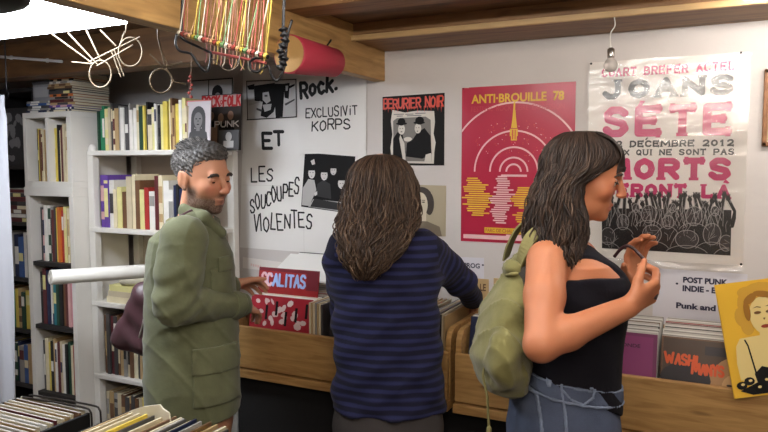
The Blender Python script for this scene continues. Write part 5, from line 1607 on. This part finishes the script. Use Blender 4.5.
toe = lambda an: np.array((an[0], an[1], .045)) + f_ * .15
body = [loft(secs(dM, rowsM, -.022), s_, f_, .03), cone(J(194, 222, 2.41), hd.P(-.012, 0, -.06), .058, .056, .03)]
body += hd.prims()
for sh, el, wr in ((shR, elR, wrR), (shL, elL, wrL)): body += arm_prims(sh, el, wr, (.058, .052, .044, .042, .029))
dR, dL = tipR - wrR, tipL - wrL
nR = unit(-ZU * .8 + FH * .5 - RT * .2); nL = unit(-ZU * .6 - FH * .3 + RT * .3)
body += hand_prims(wrR, dR, nR, np.cross(dR, nR), 1.0, (.35, .45, .3))
body += hand_prims(wrL, dL, nL, np.cross(nL, dL), 1.0, (.4, .5, .3))
body += leg_prims(hipR, knR, anR, toe(anR)) + leg_prims(hipL, knL, anL, toe(anL))
fb = Field(body, HB)
for c in hd.cuts(): fb.cut(c)
for c in hd.lids(.1): fb.add(c)
V, F = fb.mesh(); V = relax(V, F, 1)
def stub(T, q):
    b = np.clip((-.048 - q[:, 2]) / .02, 0, 1) * np.clip((q[:, 0] + .02) / .03, 0, 1)
    b = np.maximum(b, np.clip((.035 - np.abs(q[:, 0] - .02)) / .02, 0, 1) * np.clip((-.02 - q[:, 2]) / .02, 0, 1) * (np.abs(q[:, 1]) > .045))
    b = np.maximum(b, 1.0 * np.exp(-(((q[:, 0] - .1) / .02) ** 2 + (q[:, 1] / .025) ** 2 + ((q[:, 2] + .054) / .007) ** 2)))
    b *= (q[:, 2] > -.14) & (np.linalg.norm(q, axis=1) < .2)
    gcol = np.where(rng.random(len(q))[:, None] < .5, np.array(lin((104, 94, 88)))[None], np.array(lin((62, 52, 47)))[None])
    lp = ((q[:, 2] < -.062) & (q[:, 2] > -.084) & (q[:, 0] > .08) & (np.abs(q[:, 1]) < .02))
    b = np.where(lp, b * .15, b) * .85
    return T * (1 - b[:, None]) + gcol * b[:, None]
man = skin_obj('person', V, F, skinm, origin, None, skin_tint(V, hd, (196, 140, 110), (192, 112, 90), (128, 70, 62), stub))
tag(man, 'grey-haired man in an olive field jacket reaching into the left record bin', 'person')
eyes(hd, man, True, M('brow_dark', (52, 42, 36), .8), .0062)
# short brushed-back hair
fh = Field([hd.E(-.014, 0, .040, .1025, .0805, .088, .02), hd.E(.045, 0, .098, .042, .05, .024, .03)], .003)
def hairline(P):
    x, y, z = P[0] - hd.c[0], P[1] - hd.c[1], P[2] - hd.c[2]
    L = [(x * a[0] + y * a[1] + z * a[2]) / hd.sc for a in (hd.f / hd.fx, hd.s, hd.u)]
    pl = .076 + (L[0] - .088) * .62 + .012 * np.clip(np.abs(L[1]) / .05, 0, 1.2) * (L[0] > .03)
    burn = np.maximum(np.abs(L[0] - .018) - .012, -.04 - L[2])
    return np.minimum(pl - L[2], burn) * hd.sc
fh.clip(hairline)
fh.disp(lambda P: .0022 * np.sin(P[0] * 310 + 2 * np.sin(P[2] * 160)) * np.sin(P[1] * 260 + 1.5 * np.sin(P[0] * 120)) + .0018 * np.sin(P[2] * 380 + P[0] * 200))
V, F = fh.mesh()
q = hd.loc(V)
g0 = np.clip((q[:, 2] - .06) / .06, 0, 1)
mixv = (rng.random(len(V)) * .6 + .4 * (np.sin(V[:, 0] * 500 + V[:, 2] * 300) * .5 + .5))
T = lerpc(lin((40, 38, 38)), lin((112, 108, 104)), np.clip(mixv * (1.1 - .75 * g0), 0, 1))
skin_obj('hair', V, F, hairm, hd.c, man, T)
# tufts so the crop reads as hair
g = np.random.default_rng(3)
VV, FF, TT = [], [], []
n = 0
for i in range(1500):
    th, ph = g.uniform(0, 6.28), math.acos(g.uniform(-.3, 1))
    d = np.array((math.sin(ph) * math.cos(th), math.sin(ph) * math.sin(th), math.cos(ph)))
    p = np.array((-.014, 0, .042)) + d * np.array((.1005, .0785, .086))
    if not (.076 + (p[0] - .088) * .62 + .004 < p[2]): continue
    top = p[2] > .09
    dv = unit(np.array((-.8, 0, -.5 if not top else .05)) + d * .38 + g.normal(0, .14, 3))
    l = g.uniform(.010, .018) * (1.3 if top else .7)
    w0 = hd.P(*p); w1 = hd.P(*(p + dv * l * .5)); w2 = hd.P(*(p + dv * l + np.array((0, 0, -.002))))
    mb = MB().tube([w0, w1, w2], [.0018, .0015, .0004], 4, caps=False)
    VV.append(np.array(mb.v)); FF.append(np.array(mb.f) + n); n += len(mb.v)
    c = lerpc(lin((34, 32, 32)), lin((124, 120, 116)), np.array([g.random() ** (2.2 if top else .9)]))
    TT.append(np.tile(c, (len(mb.v), 1)))
skin_obj('hair', np.concatenate(VV), np.concatenate(FF), hairm, hd.c, man, np.concatenate(TT))

olive = M('olive_cotton', (92, 95, 66), .85, noise=.12, nscale=16, bump=.12, bscale=60, sheen=.15)
olive2 = M('olive_flap', (96, 99, 70), .85, noise=.12, nscale=16, bump=.12, bscale=60, sheen=.15)
jk = [loft(secs(dM, rowsM), s_, f_, .035), cone(J(190, 226, 2.33), J(195, 221, 2.36), .05, .045, .03), cone(J(197, 228, 2.52), J(200, 221, 2.48), .05, .045, .03)]
fj = Field(jk, .0042)
zh = J(193, 413, dM)[2]
fj.clip(lambda P: (zh + .12 * ((P[0] - origin[0]) * f_[0] + (P[1] - origin[1]) * f_[1]) - P[2]) + 0 * P[0])
up_ = unit(elR - shR); fo = unit(wrR - elR)
def folds(P):
    w1 = np.sin(60 * (P[0] * RT[0] + P[1] * RT[1]) + 38 * P[2] + 2.2 * np.sin(14 * P[2] + 9 * P[0]))
    w2 = np.sin(34 * P[2] - 30 * (P[0] * RT[0] + P[1] * RT[1]) + 2 * np.sin(11 * P[1] + 7 * P[2]))
    near = np.exp(-((P[0] - elR[0]) ** 2 + (P[1] - elR[1]) ** 2 + (P[2] - elR[2]) ** 2) / .02)
    w3 = np.sin(95 * ((P[0] - elR[0]) * (fo[0] + up_[0]) + (P[1] - elR[1]) * (fo[1] + up_[1]) + (P[2] - elR[2]) * (fo[2] + up_[2])))
    u = P[0] * RT[0] + P[1] * RT[1]
    v = P[0] * FH[0] + P[1] * FH[1]
    r1 = (1 - np.abs(np.sin(21 * u + 9 * P[2] + 6 * v + 1.6 * np.sin(8 * P[2] + 5 * v)))) ** 4
    r2 = (1 - np.abs(np.sin(13 * P[2] - 12 * u + 5 * v + 1.4 * np.sin(9 * u + 4)))) ** 5
    return -.0045 * r1 - .003 * r2 * (.4 + .6 * np.sin(4 * P[2] + 3)) + .0012 * w1 + .003 * near * w3
fj.disp(folds)
slv = Field([cone(shR, shR + (elR - shR) * .5, .078, .075, .04), cone(shR + (elR - shR) * .5, elR, .075, .066, .02), cone(elR, wrR - unit(dR) * .02, .065, .047, .02)], .0042)
slv.disp(folds)
V, F = slv.mesh(); skin_obj('sleeve', relax(V, F, 2), F, olive, origin, man)
sl2 = Field([cone(shL, elL, .08, .068, .04), cone(elL, wrL - unit(dL) * .02, .068, .047, .02)], .0045)
sl2.disp(folds)
V, F = sl2.mesh(); skin_obj('sleeve', relax(V, F, 2), F, olive, origin, man)
V, F = fj.mesh()
jacket = skin_obj('jacket', relax(V, F, 2), F, olive, origin, man)
# collar, strap, pockets, cuffs, hem line
fc = Field([cone(J(189, 211, 2.38), J(203, 219, 2.33), .032, .026, .02), cone(J(203, 219, 2.33), J(221, 233, 2.37), .026, .02, .02), cone(J(189, 211, 2.38), J(195, 216, 2.5), .032, .032, .02), cone(J(195, 217, 2.5), J(221, 233, 2.47), .03, .02, .02)], .004)
V, F = fc.mesh(); skin_obj('collar', relax(V, F, 2), F, olive2, origin, man)
ax3 = (RT, FH, ZU)
nearc = lambda x, y: J(x, y, dM - .2)
pockets(fj, slab_region(nearc(226, 269), ax3, (.048, .16, .026)), .007, 'pocket_flap', olive2, man, origin)
pockets(fj, slab_region(nearc(222, 289), ax3, (.055, .16, .055)), .004, 'pocket', olive2, man, origin)
pockets(fj, slab_region(nearc(216, 383), ax3, (.084, .16, .097)), .006, 'pocket', olive2, man, origin)
pockets(fj, slab_region(nearc(216, 366), ax3, (.088, .16, .044)), .012, 'pocket_flap', olive2, man, origin)
pockets(slv, slab_region(wrR - fo * .045, (fo, unit(np.cross(fo, ZU)), unit(np.cross(fo, np.cross(fo, ZU)))), (.022, .09, .09)), .004, 'cuff', olive2, man, origin)
a_, b_ = J(170, 231, 2.25), J(197, 214, 2.32)
ep = unit(b_ - a_)
pockets(slv, slab_region((a_ + b_) / 2, (ep, unit(np.cross(ep, ZU)), unit(np.cross(ep, np.cross(ep, ZU)))), (.062, .020, .08)), .007, 'shoulder_strap', M('strap_pale', (176, 172, 132), .8), man, origin)
trm = M('dark_trousers', (30, 29, 32), .9)
tr = [loft(secs(dM, [(193, 450, .155, .125), (193, 405, .155, .125), (193, 385, .15, .12)]), s_, f_, .03)]
for h, k, a in ((hipR, knR, anR), (hipL, knL, anL)): tr += [cone(h, k, .09, .075, .03), cone(k, a + (0, 0, .0), .075, .058, .02)]
ft = Field(tr, .007); ft.disp(lambda P: .003 * np.sin(45 * P[2] + 30 * P[0]))
V, F = ft.mesh(); skin_obj('trousers', relax(V, F, 1), F, trm, origin, man)
shm, slm = M('shoe_leather', (40, 34, 30), .5), M('shoe_sole', (24, 22, 22), .8)
for a in (anR, anL): shoe(man, a, toe(a), shm, slm)

# his brown shoulder bag hanging behind the back
bagm = M('bag_leather', (70, 44, 50), .42, noise=.12, nscale=18, bump=.1, bscale=30)
L = empty('shoulder_bag', J(135, 350, 2.5), 'dark plum leather shoulder bag hanging at the back of the man in the olive jacket', 'bag')
pr_ = [cone(J(146, 292, 2.5), J(124, 336, 2.52), .042, .04, .03, (FH, .9)), cone(J(124, 337, 2.52), J(146, 344, 2.5), .04, .045, .03, (FH, .9)), cone(J(146, 300, 2.5), J(148, 340, 2.5), .05, .05, .03)]
fbg = Field(pr_, .005); fbg.disp(lambda P: .003 * np.sin(70 * P[2] + 50 * P[0]))
V, F = fbg.mesh(); skin_obj('body', relax(V, F, 2), F, bagm, J(135, 350, 2.5), L)
MB().tube(spline([J(149, 290, 2.435), J(144, 318, 2.44), J(139, 338, 2.455)], 8), .0028, 6).build('zip', M('zip_pale', (186, 180, 176), .4, .6), L, True)
MB().tube(spline([J(147, 292, 2.47), J(152, 262, 2.44), J(161, 240, 2.36), J(177, 220, 2.30), J(192, 211, 2.33)], 8), .008, 8).build('strap', bagm, L, True)

# ================================================================== the woman in the striped sweater, seen from behind
origin = J(387, 300, 2.35) * (1, 1, 0)
s_, f_ = yaw_axes(84)
dW = 2.35
rowsW = [(388, 432, .18, .12), (388, 413, .196, .122), (388, 370, .190, .12), (386, 330, .184, .114), (385, 290, .184, .114), (384, 262, .186, .112), (384, 245, .168, .10), (384, 235, .118, .08), (384, 226, .06, .06)]
hd = Head(J(381, 187, 2.38), 76, 14, 0, .93, True)
shR, elR, wrR, tipR = J(424, 249, 2.36), J(461, 281, 2.50), J(472, 300, 2.70), J(470, 308, 2.84)
shL, elL, wrL, tipL = J(345, 249, 2.36), J(346, 306, 2.46), J(362, 302, 2.68), J(372, 304, 2.82)
hipR, hipL = J(413, 425, 2.36), J(363, 425, 2.36)
anR, anL = foot(hipR, -.01, -.02), foot(hipL, .03, .02)
knR, knL = (hipR + anR) / 2 + f_ * .02, (hipL + anL) / 2 + f_ * .03
body = [loft(secs(dW, rowsW, -.014), s_, f_, .03), cone(J(384, 236, 2.35), hd.P(-.012, 0, -.06), .05, .048, .03)] + hd.prims()
for sh, el, wr in ((shR, elR, wrR), (shL, elL, wrL)): body += arm_prims(sh, el, wr, (.046, .041, .036, .035, .025))
dR, dL = tipR - wrR, tipL - wrL
nR = unit(-ZU * .5 - RT * .7); nL = unit(-ZU * .5 + RT * .7)
body += hand_prims(wrR, dR, nR, np.cross(dR, nR), .92, (.4, .5, .3)) + hand_prims(wrL, dL, nL, np.cross(nL, dL), .92, (.4, .5, .3))
body += leg_prims(hipR, knR, anR, toe(anR)) + leg_prims(hipL, knL, anL, toe(anL))
fb = Field(body, HB + .0004)
for c in hd.cuts(): fb.cut(c)
for c in hd.lids(.6): fb.add(c)
V, F = fb.mesh(); V = relax(V, F, 1)
mw = skin_obj('person', V, F, skinm, origin, None, skin_tint(V, hd, (206, 158, 132), (204, 128, 110), (176, 96, 92)))
tag(mw, 'woman seen from behind with long brown hair in a navy striped sweater', 'person')
eyes(hd, mw, True, M('brow_brown', (74, 54, 42), .8), .004)
# sweater with stripes that run round the body and along the sleeves
sw = [loft(secs(dW, rowsW), s_, f_, .035)]
for sh, el, wr in ((shR, elR, wrR), (shL, elL, wrL)):
    sw += [cone(sh, sh + (el - sh) * .5, .068, .063, .05), cone(sh + (el - sh) * .5, el, .063, .054, .02), cone(el, wr, .054, .040, .02)]
fs_ = Field(sw, .0042)
zh = J(388, 408, dW)[2]
fs_.clip(lambda P: zh - P[2] + 0 * P[0] + 0 * P[1])
def folds2(P):
    u = P[0] * RT[0] + P[1] * RT[1]
    return .0045 * np.sin(42 * u + 26 * P[2] + 2 * np.sin(9 * P[2])) * np.sin(16 * P[2] + 12 * u + 1) + .003 * np.sin(55 * P[2] - 38 * u)
fs_.disp(folds2)
V, F = fs_.mesh(); V = relax(V, F, 2)
def seg_t(V, a, b):
    ab = b - a; t = np.clip(((V - a) @ ab) / (ab @ ab), 0, 1)
    return np.linalg.norm(V - a - t[:, None] * ab, axis=1), t * np.linalg.norm(ab)
coord = V[:, 2].copy()
for sh, el, wr in ((shR, elR, wrR), (shL, elL, wrL)):
    sd = np.sign((sh - origin) @ s_)
    d1, t1 = seg_t(V, sh, el); d2, t2 = seg_t(V, el, wr)
    out_ = ((V - origin) @ s_) * sd > .172
    far = ((V - origin) @ f_) > .118
    m1 = (out_ | far) & (np.minimum(d1, d2) < .085)
    coord = np.where(m1, np.where(d1 < d2, sh[2] - t1, sh[2] - np.linalg.norm(el - sh) - t2), coord)
st = .5 + .5 * np.sin(coord * 2 * math.pi / .0275)
st = np.clip((st - .50) / .2, 0, 1)
T = lerpc(lin((24, 24, 40)), lin((38, 40, 74)), st)
knit = Mattr('knit', .9, .12, 0, .25, 420, .05)
skin_obj('sweater', V, F, knit, origin, mw, T)
trm2 = M('charcoal_trousers', (52, 47, 46), .9)
tr = [loft(secs(dW, [(388, 470, .178, .118), (388, 425, .190, .120), (388, 395, .178, .112)]), s_, f_, .03)]
for h, k, a in ((hipR, knR, anR), (hipL, knL, anL)): tr += [cone(h, k, .092, .065, .03), cone(k, a, .065, .05, .02)]
ft = Field(tr, .007)
V, F = ft.mesh(); skin_obj('trousers', relax(V, F, 1), F, trm2, origin, mw)
for a in (anR, anL): shoe(mw, a, toe(a), shm, slm)
# long wavy hair
dd = lambda x, y, d: J(x, y, d)
px2 = 2.38 / 680
ringsW = [(dd(382, 154, 2.38), .004, .006), (dd(381, 156, 2.375), .05, .055), (dd(381, 161, 2.37), .082, .085), (dd(381, 170, 2.365), .106, .108), (dd(381, 184, 2.36), .119, .118), (dd(380, 200, 2.345), .124, .112), (dd(379, 215, 2.315), .128, .095),
          (dd(376, 228, 2.265), .122, .062), (dd(373, 240, 2.235), .105, .042), (dd(370, 252, 2.222), .088, .035), (dd(367, 264, 2.218), .062, .03), (dd(366, 275, 2.218), .03, .018), (dd(366, 281, 2.218), .012, .008)]
def hair_mass(rings, sc, mat, parent, origin, h=.005, cutfn=None, tint=(.022, .013, .009), lump=.004):
    pr_ = [cone(a[0], b[0], 1, 1) for a, b in zip(rings[:-1], rings[1:])]
    L_ = loft([(r[0], r[1] * sc, r[2] * sc) for r in rings], RT, FH, .02, 2.0)
    f = Field([L_], h)
    f.disp(lambda P: lump * np.sin(85 * (P[0] * RT[0] + P[1] * RT[1]) + 4 * np.sin(15 * P[2])))
    if cutfn: f.clip(cutfn)
    V, F = f.mesh(); V = relax(V, F, 2)
    T = np.tile(np.array(tint), (len(V), 1)) * (1 + .35 * np.sin(V @ RT * 120 + 3 * np.sin(V[:, 2] * 22)))[:, None]
    return skin_obj('hair', V, F, mat, origin, parent, T)
hair_mass(ringsW, .93, hairm, mw, hd.c, tint=(.040, .024, .0155))
strands(ringsW, 950, hairm, mw, hd.c, 'hair', [(-178, -2), (-178, -2), (-200, 20), (30, 150)], seg=30, r=(.0015, .0024), wave=.009, seed=4, colr=((.022, .013, .009), (.095, .057, .036)), layer=(.9, 1.05), endz=(0, .5), wfreq=18)

strands(ringsW, 70, hairm, mw, hd.c, 'hair', [(-178, -2), (-200, 20)], seg=30, r=(.002, .0034), wave=.014, seed=14, colr=((.03, .018, .012), (.125, .078, .05)), layer=(1.0, 1.1), endz=(0, .3), start=(.12, .4), wfreq=22)

# ================================================================== the woman with the green backpack
origin = J(565, 300, 1.75) * (1, 1, 0)
s_, f_ = yaw_axes(8)
dB = 1.75
rowsB = [(560, 450, .165, .125), (562, 412, .172, .122), (567, 376, .146, .114), (571, 340, .136, .114), (572, 308, .138, .114), (571, 282, .146, .108), (566, 260, .146, .086), (563, 246, .10, .062), (562, 240, .06, .05)]
hd = Head(J(585, 174.5, 1.745), -21, 14, 0, .885, True)
shR, elR, wrR = J(547, 260, 1.64), J(541, 345, 1.50), J(628, 307, 1.575)
shL, elL, wrL = J(578, 258, 1.89), J(604, 318, 1.95), J(633, 284, 1.83)
dR = J(662, 286, 1.60) - wrR; dL = J(637, 240, 1.80) - wrL
nR = unit(FH * .75 + ZU * .45 - RT * .25); nL = unit(-FH * .8 + RT * .35)
hipR, hipL = J(560, 425, 1.67), J(562, 425, 1.83)
anR, anL = foot(hipR, -.03, -.015), foot(hipL, .05, .015)
knR, knL = (hipR + anR) / 2 + f_ * .02, (hipL + anL) / 2 + f_ * .03
bust = [ell(J(603, 293, 1.685), (.058, .058, .06), np.array([f_, s_, ZU]), .04), ell(J(606, 293, 1.815), (.058, .058, .06), np.array([f_, s_, ZU]), .04)]
body = [loft(secs(dB, rowsB), s_, f_, .03)] + bust + [cone(J(566, 246, 1.75), hd.P(-.02, 0, -.06), .048, .046, .03)] + hd.prims()
body += arm_prims(shR, elR, wrR, (.049, .046, .037, .037, .0255), .015) + arm_prims(shL, elL, wrL, (.053, .048, .040, .040, .0265), .03)
body += hand_prims(wrR, dR, nR, np.cross(dR, nR), .92, (.75, .95, .6), .04, (.7, .55, .45), .5)
body += hand_prims(wrL, dL, nL, np.cross(nL, dL), .92, (.3, .5, .4), .08, (.5, .75, .4), .4)
body += leg_prims(hipR, knR, anR, toe(anR)) + leg_prims(hipL, knL, anL, toe(anL))
fb = Field(body, HB - .0003)
for c in hd.cuts(): fb.cut(c)
for c in hd.lids(.95): fb.add(c)
V, F = fb.mesh(); V = relax(V, F, 1)
rw = skin_obj('person', V, F, skinm, origin, None, skin_tint(V, hd, (186, 120, 86), (188, 96, 72), (170, 80, 74)))
tag(rw, 'smiling dark-haired woman in a black tank top and jeans wearing a green backpack', 'person')
eyes(hd, rw, True, M('brow_dark', (52, 42, 36), .8), .0036)
for q_ in (1, -1):
    MB().tube(spline([hd.P(.093, q_ * .017, -.001), hd.P(.0975, q_ * .028, -.003), hd.P(.095, q_ * .038, -.002), hd.P(.087, q_ * .048, .001)], 4), .0016, 5).build('eyelashes', blackm, rw, True)
# nails on the near hand are too small to see; the tank top
tkm = M('tank_cotton', (17, 16, 24), .9, noise=.1, nscale=30, bump=.1, bscale=120, spec=.2)
ftk = Field([loft(secs(dB, rowsB, .007), s_, f_, .03)] + [ell(J(603, 293, 1.685), (.066, .064, .066), np.array([f_, s_, ZU]), .05), ell(J(606, 293, 1.815), (.066, .064, .066), np.array([f_, s_, ZU]), .05)], .0042)
zt = J(600, 270, 1.75)[2]
o0 = J(566, 270, 1.75)
def neck(P):
    a = (P[0] - o0[0]) * f_[0] + (P[1] - o0[1]) * f_[1]
    b = np.abs((P[0] - o0[0]) * s_[0] + (P[1] - o0[1]) * s_[1])
    top = zt + .008 + np.where(a > 0, 0, .03) + np.clip((b - .035) / .03, 0, 1) * .14
    arm = zt + .0 + np.clip((.122 - b) / .02, 0, 1) * .2
    return np.maximum(P[2] - np.minimum(top, arm), (J(600, 384, 1.75)[2] + .05 * np.clip(-(a) / .1, -1, 1)) - P[2])
ftk.clip(neck)
ftk.disp(lambda P: .0022 * np.sin(50 * P[2] + 45 * (P[0] * RT[0] + P[1] * RT[1]) + 2 * np.sin(20 * P[2])))
V, F = ftk.mesh(); skin_obj('tank_top', relax(V, F, 1), F, tkm, origin, rw)
# jeans
jm = M('denim', (66, 76, 98), .9, noise=.3, nscale=9, bump=.2, bscale=300)
jm2 = M('denim_seam', (112, 124, 146), .9, noise=.2, nscale=40, bump=.2, bscale=300)
tr = [loft(secs(dB, rowsB[:4], .0045), s_, f_, .03)]
for h, k, a in ((hipR, knR, anR), (hipL, knL, anL)): tr += [cone(h, k, .096, .066, .03), cone(k, a, .066, .05, .02)]
fjn = Field(tr, .0045)
waist = lambda P: P[2] - (J(570, 371, 1.75)[2] - .14 * ((P[0] - o0[0]) * f_[0] + (P[1] - o0[1]) * f_[1]))
fjn.clip(waist)
fjn.disp(lambda P: .002 * np.sin(60 * P[2] + 70 * (P[0] * RT[0] + P[1] * RT[1])))
V, F = fjn.mesh(); skin_obj('jeans', relax(V, F, 1), F, jm, origin, rw)
def wb(w0, w1): return lambda P: np.maximum(waist(P) + w0, -(waist(P) + w1))
nb = lambda x, y: J(x, y, 1.60)
pockets(fjn, wb(.001, .036), .004, 'waistband', jm, rw, origin, rel=1)
pockets(fjn, wb(.033, .0395), .0062, 'seam', jm2, rw, origin, rel=0)
pockets(fjn, wb(-.0, .005), .0062, 'seam', jm2, rw, origin, rel=0)
for x in (552, 592):
    pockets(fjn, slab_region(nb(x, 383), (RT, FH, ZU), (.006, .14, .02)), .0075, 'belt_loop', jm2, rw, origin, rel=1)
a_, b_ = nb(563, 390), nb(590, 401)
sl = unit(b_ - a_)
pockets(fjn, slab_region(nb(563, 415), (RT, FH, ZU), (.0035, .14, .07)), .006, 'seam', jm2, rw, origin, rel=0)
for (xa, ya, xb, yb) in ((563, 391, 572, 400), (572, 400, 582, 403), (582, 403, 592, 397), (592, 397, 596, 388)):
    a_, b_ = nb(xa, ya), nb(xb, yb); d = unit(b_ - a_)
    pockets(fjn, slab_region((a_ + b_) / 2, (d, FH, unit(np.cross(d, FH))), (np.linalg.norm(b_ - a_) / 2 + .003, .14, .0036)), .006, 'seam', jm2, rw, origin, rel=0)
for (xa, ya, xb, yb) in ((519, 400, 541, 400), (541, 400, 541, 440), (519, 400, 519, 440)):
    a_, b_ = nb(xa, ya), nb(xb, yb); d = unit(b_ - a_)
    pockets(fjn, slab_region((a_ + b_) / 2, (d, FH, unit(np.cross(d, FH))), (np.linalg.norm(b_ - a_) / 2 + .003, .14, .0036)), .006, 'seam', jm2, rw, origin, rel=0)
for a in (anR, anL): shoe(rw, a, toe(a), M('canvas_shoe', (60, 62, 70), .8), M('rubber_sole', (210, 206, 200), .7))
# dark wavy hair with a fringe
ringsB = [(J(582, 131.5, 1.75), .004, .006), (J(582, 133, 1.75), .045, .045), (J(582, 138, 1.75), .068, .066), (J(582, 147, 1.75), .089, .083), (J(581, 158, 1.75), .099, .09), (J(577, 167, 1.75), .090, .092), (J(568, 175, 1.75), .071, .093),
          (J(559, 184, 1.748), .054, .094), (J(555, 200, 1.74), .058, .096), (J(556, 216, 1.735), .066, .10), (J(556, 233, 1.725), .068, .098), (J(556, 247, 1.70), .058, .082), (J(560, 260, 1.68), .044, .062), (J(564, 272, 1.67), .022, .04)]
hair_mass(ringsB, .95, hairm, rw, hd.c, tint=(.017, .011, .009), lump=.003)
strands(ringsB, 900, hairm, rw, hd.c, 'hair', [(-170, -14), (-175, -14), (-190, -8), (10, 180)], seg=30, r=(.0015, .0024), wave=.0065, seed=7, colr=((.012, .008, .0065), (.062, .036, .025)), layer=(.93, 1.05), endz=(0, .45), wfreq=17)
strands(ringsB, 70, hairm, rw, hd.c, 'hair', [(-170, -60), (-190, -80)], seg=30, r=(.0018, .003), wave=.011, seed=17, colr=((.016, .010, .008), (.07, .042, .028)), layer=(1.0, 1.09), endz=(0, .3), start=(.12, .45), wfreq=20)
# fringe strands over the forehead
g = np.random.default_rng(5)
VV, FF, TT = [], [], []
n = 0
for i in range(260):
    sd = g.uniform(-.062, .062)
    q = [hd.P(.0, sd * .6, .124), hd.P(.052, sd * .9, .110), hd.P(.084, sd * 1.05, .080 + .008 * g.random()), hd.P(.099 - 4 * sd * sd, sd * 1.12, .05), hd.P(.104 - 5 * sd * sd, sd * 1.15 + g.uniform(-.004, .004), .034 + .014 * g.random() - 3 * sd * sd)]
    pts = spline(q, 4)
    mb = MB().tube(pts, list(np.linspace(.003, .0007, len(pts))), 4, caps=False)
    VV.append(np.array(mb.v)); FF.append(np.array(mb.f) + n); n += len(mb.v)
    c = np.array((.012, .008, .0065)) + np.array((.045, .026, .018)) * g.random() ** 1.5
    TT.append(np.tile(c, (len(mb.v), 1)))
skin_obj('fringe', np.concatenate(VV), np.concatenate(FF), hairm, hd.c, rw, np.concatenate(TT))

# the green backpack on her back
bpm = M('khaki_canvas', (112, 108, 62), .85, noise=.14, nscale=14, bump=.15, bscale=70, sheen=.2)
bpm2 = M('khaki_strap', (122, 116, 72), .85, noise=.1, nscale=30)
bo = J(505, 388, 1.74)
L = empty('backpack', bo, 'slouchy olive green drawstring backpack on the back of the woman in the tank top', 'backpack')
rowsP = [(505, 392, .05, .03), (504, 386, .095, .052), (502, 372, .118, .066), (501, 350, .125, .070), (503, 330, .122, .068), (508, 310, .108, .058), (513, 292, .085, .046), (517, 277, .06, .034), (519, 268, .035, .026)]
lp = loft([(J(x, y, 1.735), hw, hd_) for x, y, hw, hd_ in rowsP], FH, RT, .03, 2.2)
fp = Field([lp, ell(J(521, 264, 1.735), (.034, .03, .022), None, .02), ell(J(512, 267, 1.70), (.022, .02, .016), None, .015), cone(J(503, 345, 1.60), J(503, 372, 1.60), .03, .034, .03)], .0042)
def bagfold(P):
    u = (P[0] * RT[0] + P[1] * RT[1]); v = (P[0] * FH[0] + P[1] * FH[1])
    tz = np.clip((P[2] - 1.05) / .3, 0, 1)
    rg_ = (1 - np.abs(np.sin(42 * u + 34 * v + 9 * P[2] + 1.2 * np.sin(11 * P[2])))) ** 3
    return -(.004 + .009 * tz) * rg_ + .004 * np.sin(30 * P[2] + 25 * u + 20 * v) + .003 * np.sin(75 * P[2] - 40 * u)
fp.disp(bagfold)
V, F = fp.mesh(); skin_obj('body', relax(V, F, 2), F, bpm, bo, L)
MB().tube([J(x, y, d) for x, y, d in ((507, 275, 1.70), (513, 274, 1.675), (521, 273, 1.685), (527, 272, 1.72), (526, 271, 1.76), (518, 272, 1.79), (510, 274, 1.765), (507, 275, 1.72), (507, 275, 1.70))], .005, 7).build('drawstring', bpm2, L, True)
MB().tube(spline([J(487, 360, 1.66), J(483, 375, 1.655), (J(487, 395, 1.65)), J(488, 412, 1.65), J(489, 428, 1.65)], 6), .0032, 6).build('hanging_cord', bpm2, L, True)
MB().lathe(J(489, 438, 1.65), [(.004, 0), (.007, .004), (.006, .025), (.003, .03)], n=10).build('cord_end', bpm2, L, True)
def ribbon(pts, nrm, w_, t, name, mat, parent):
    """flat strap following points, nrm = outward direction at each"""
    vs = []
    P = [np.array(p) for p in pts]
    for i, p in enumerate(P):
        tg = unit(P[min(i + 1, len(P) - 1)] - P[max(i - 1, 0)])
        n_ = np.array(nrm[i], float); n_ = unit(n_ - tg * (n_ @ tg)); b_ = np.cross(tg, n_)
        vs += [p + b_ * w_ / 2, p - b_ * w_ / 2, p - b_ * w_ / 2 + n_ * t, p + b_ * w_ / 2 + n_ * t]
    fs = []
    for i in range(len(P) - 1):
        for j in range(4):
            fs.append((i * 4 + j, i * 4 + (j + 1) % 4, i * 4 + 4 + (j + 1) % 4, i * 4 + 4 + j))
    fs += [(3, 2, 1, 0), tuple((len(P) - 1) * 4 + j for j in range(4))]
    return obj(name, vs, fs, mat, parent)
sp_ = spline([J(519, 268, 1.70), J(524, 252, 1.675), J(533, 236, 1.67), J(546, 229, 1.67), J(560, 233, 1.67), J(571, 246, 1.665), J(577, 262, 1.655)], 5)
nr = [unit(-FH * .5 + ZU * .6 + RT * (-.8 + 1.7 * i / len(sp_))) for i in range(len(sp_))]
ribbon(sp_, nr, .034, .005, 'shoulder_strap', bpm2, L)
sp2 = [p + FH * .17 for p in sp_]
ribbon(sp2, [unit(FH * .4 + ZU * .6 + RT * (-.8 + 1.7 * i / len(sp_))) for i in range(len(sp_))], .034, .005, 'shoulder_strap', bpm2, L)
sp3 = spline([J(522, 268, 1.68), J(529, 280, 1.665), J(531, 305, 1.66), J(527, 335, 1.67), J(516, 362, 1.69)], 5)
ribbon(sp3, [unit(-FH - RT * .3)] * len(sp3), .03, .004, 'lower_strap', M('strap_dark', (40, 38, 34), .8), L)

# thin dark band in her hands
o = MB().tube(spline([J(614, 257, 1.73), J(621, 249, 1.72), J(629, 246, 1.71), J(638, 253, 1.70), J(647, 264, 1.67), J(653, 276, 1.635), J(657, 290, 1.60), J(655, 299, 1.59)], 8), .0042, 8).build('dark_band', M('band_dark', (44, 18, 24), .35), None, True)
tag(o, 'thin dark curved band held between the hands of the smiling woman', 'band')
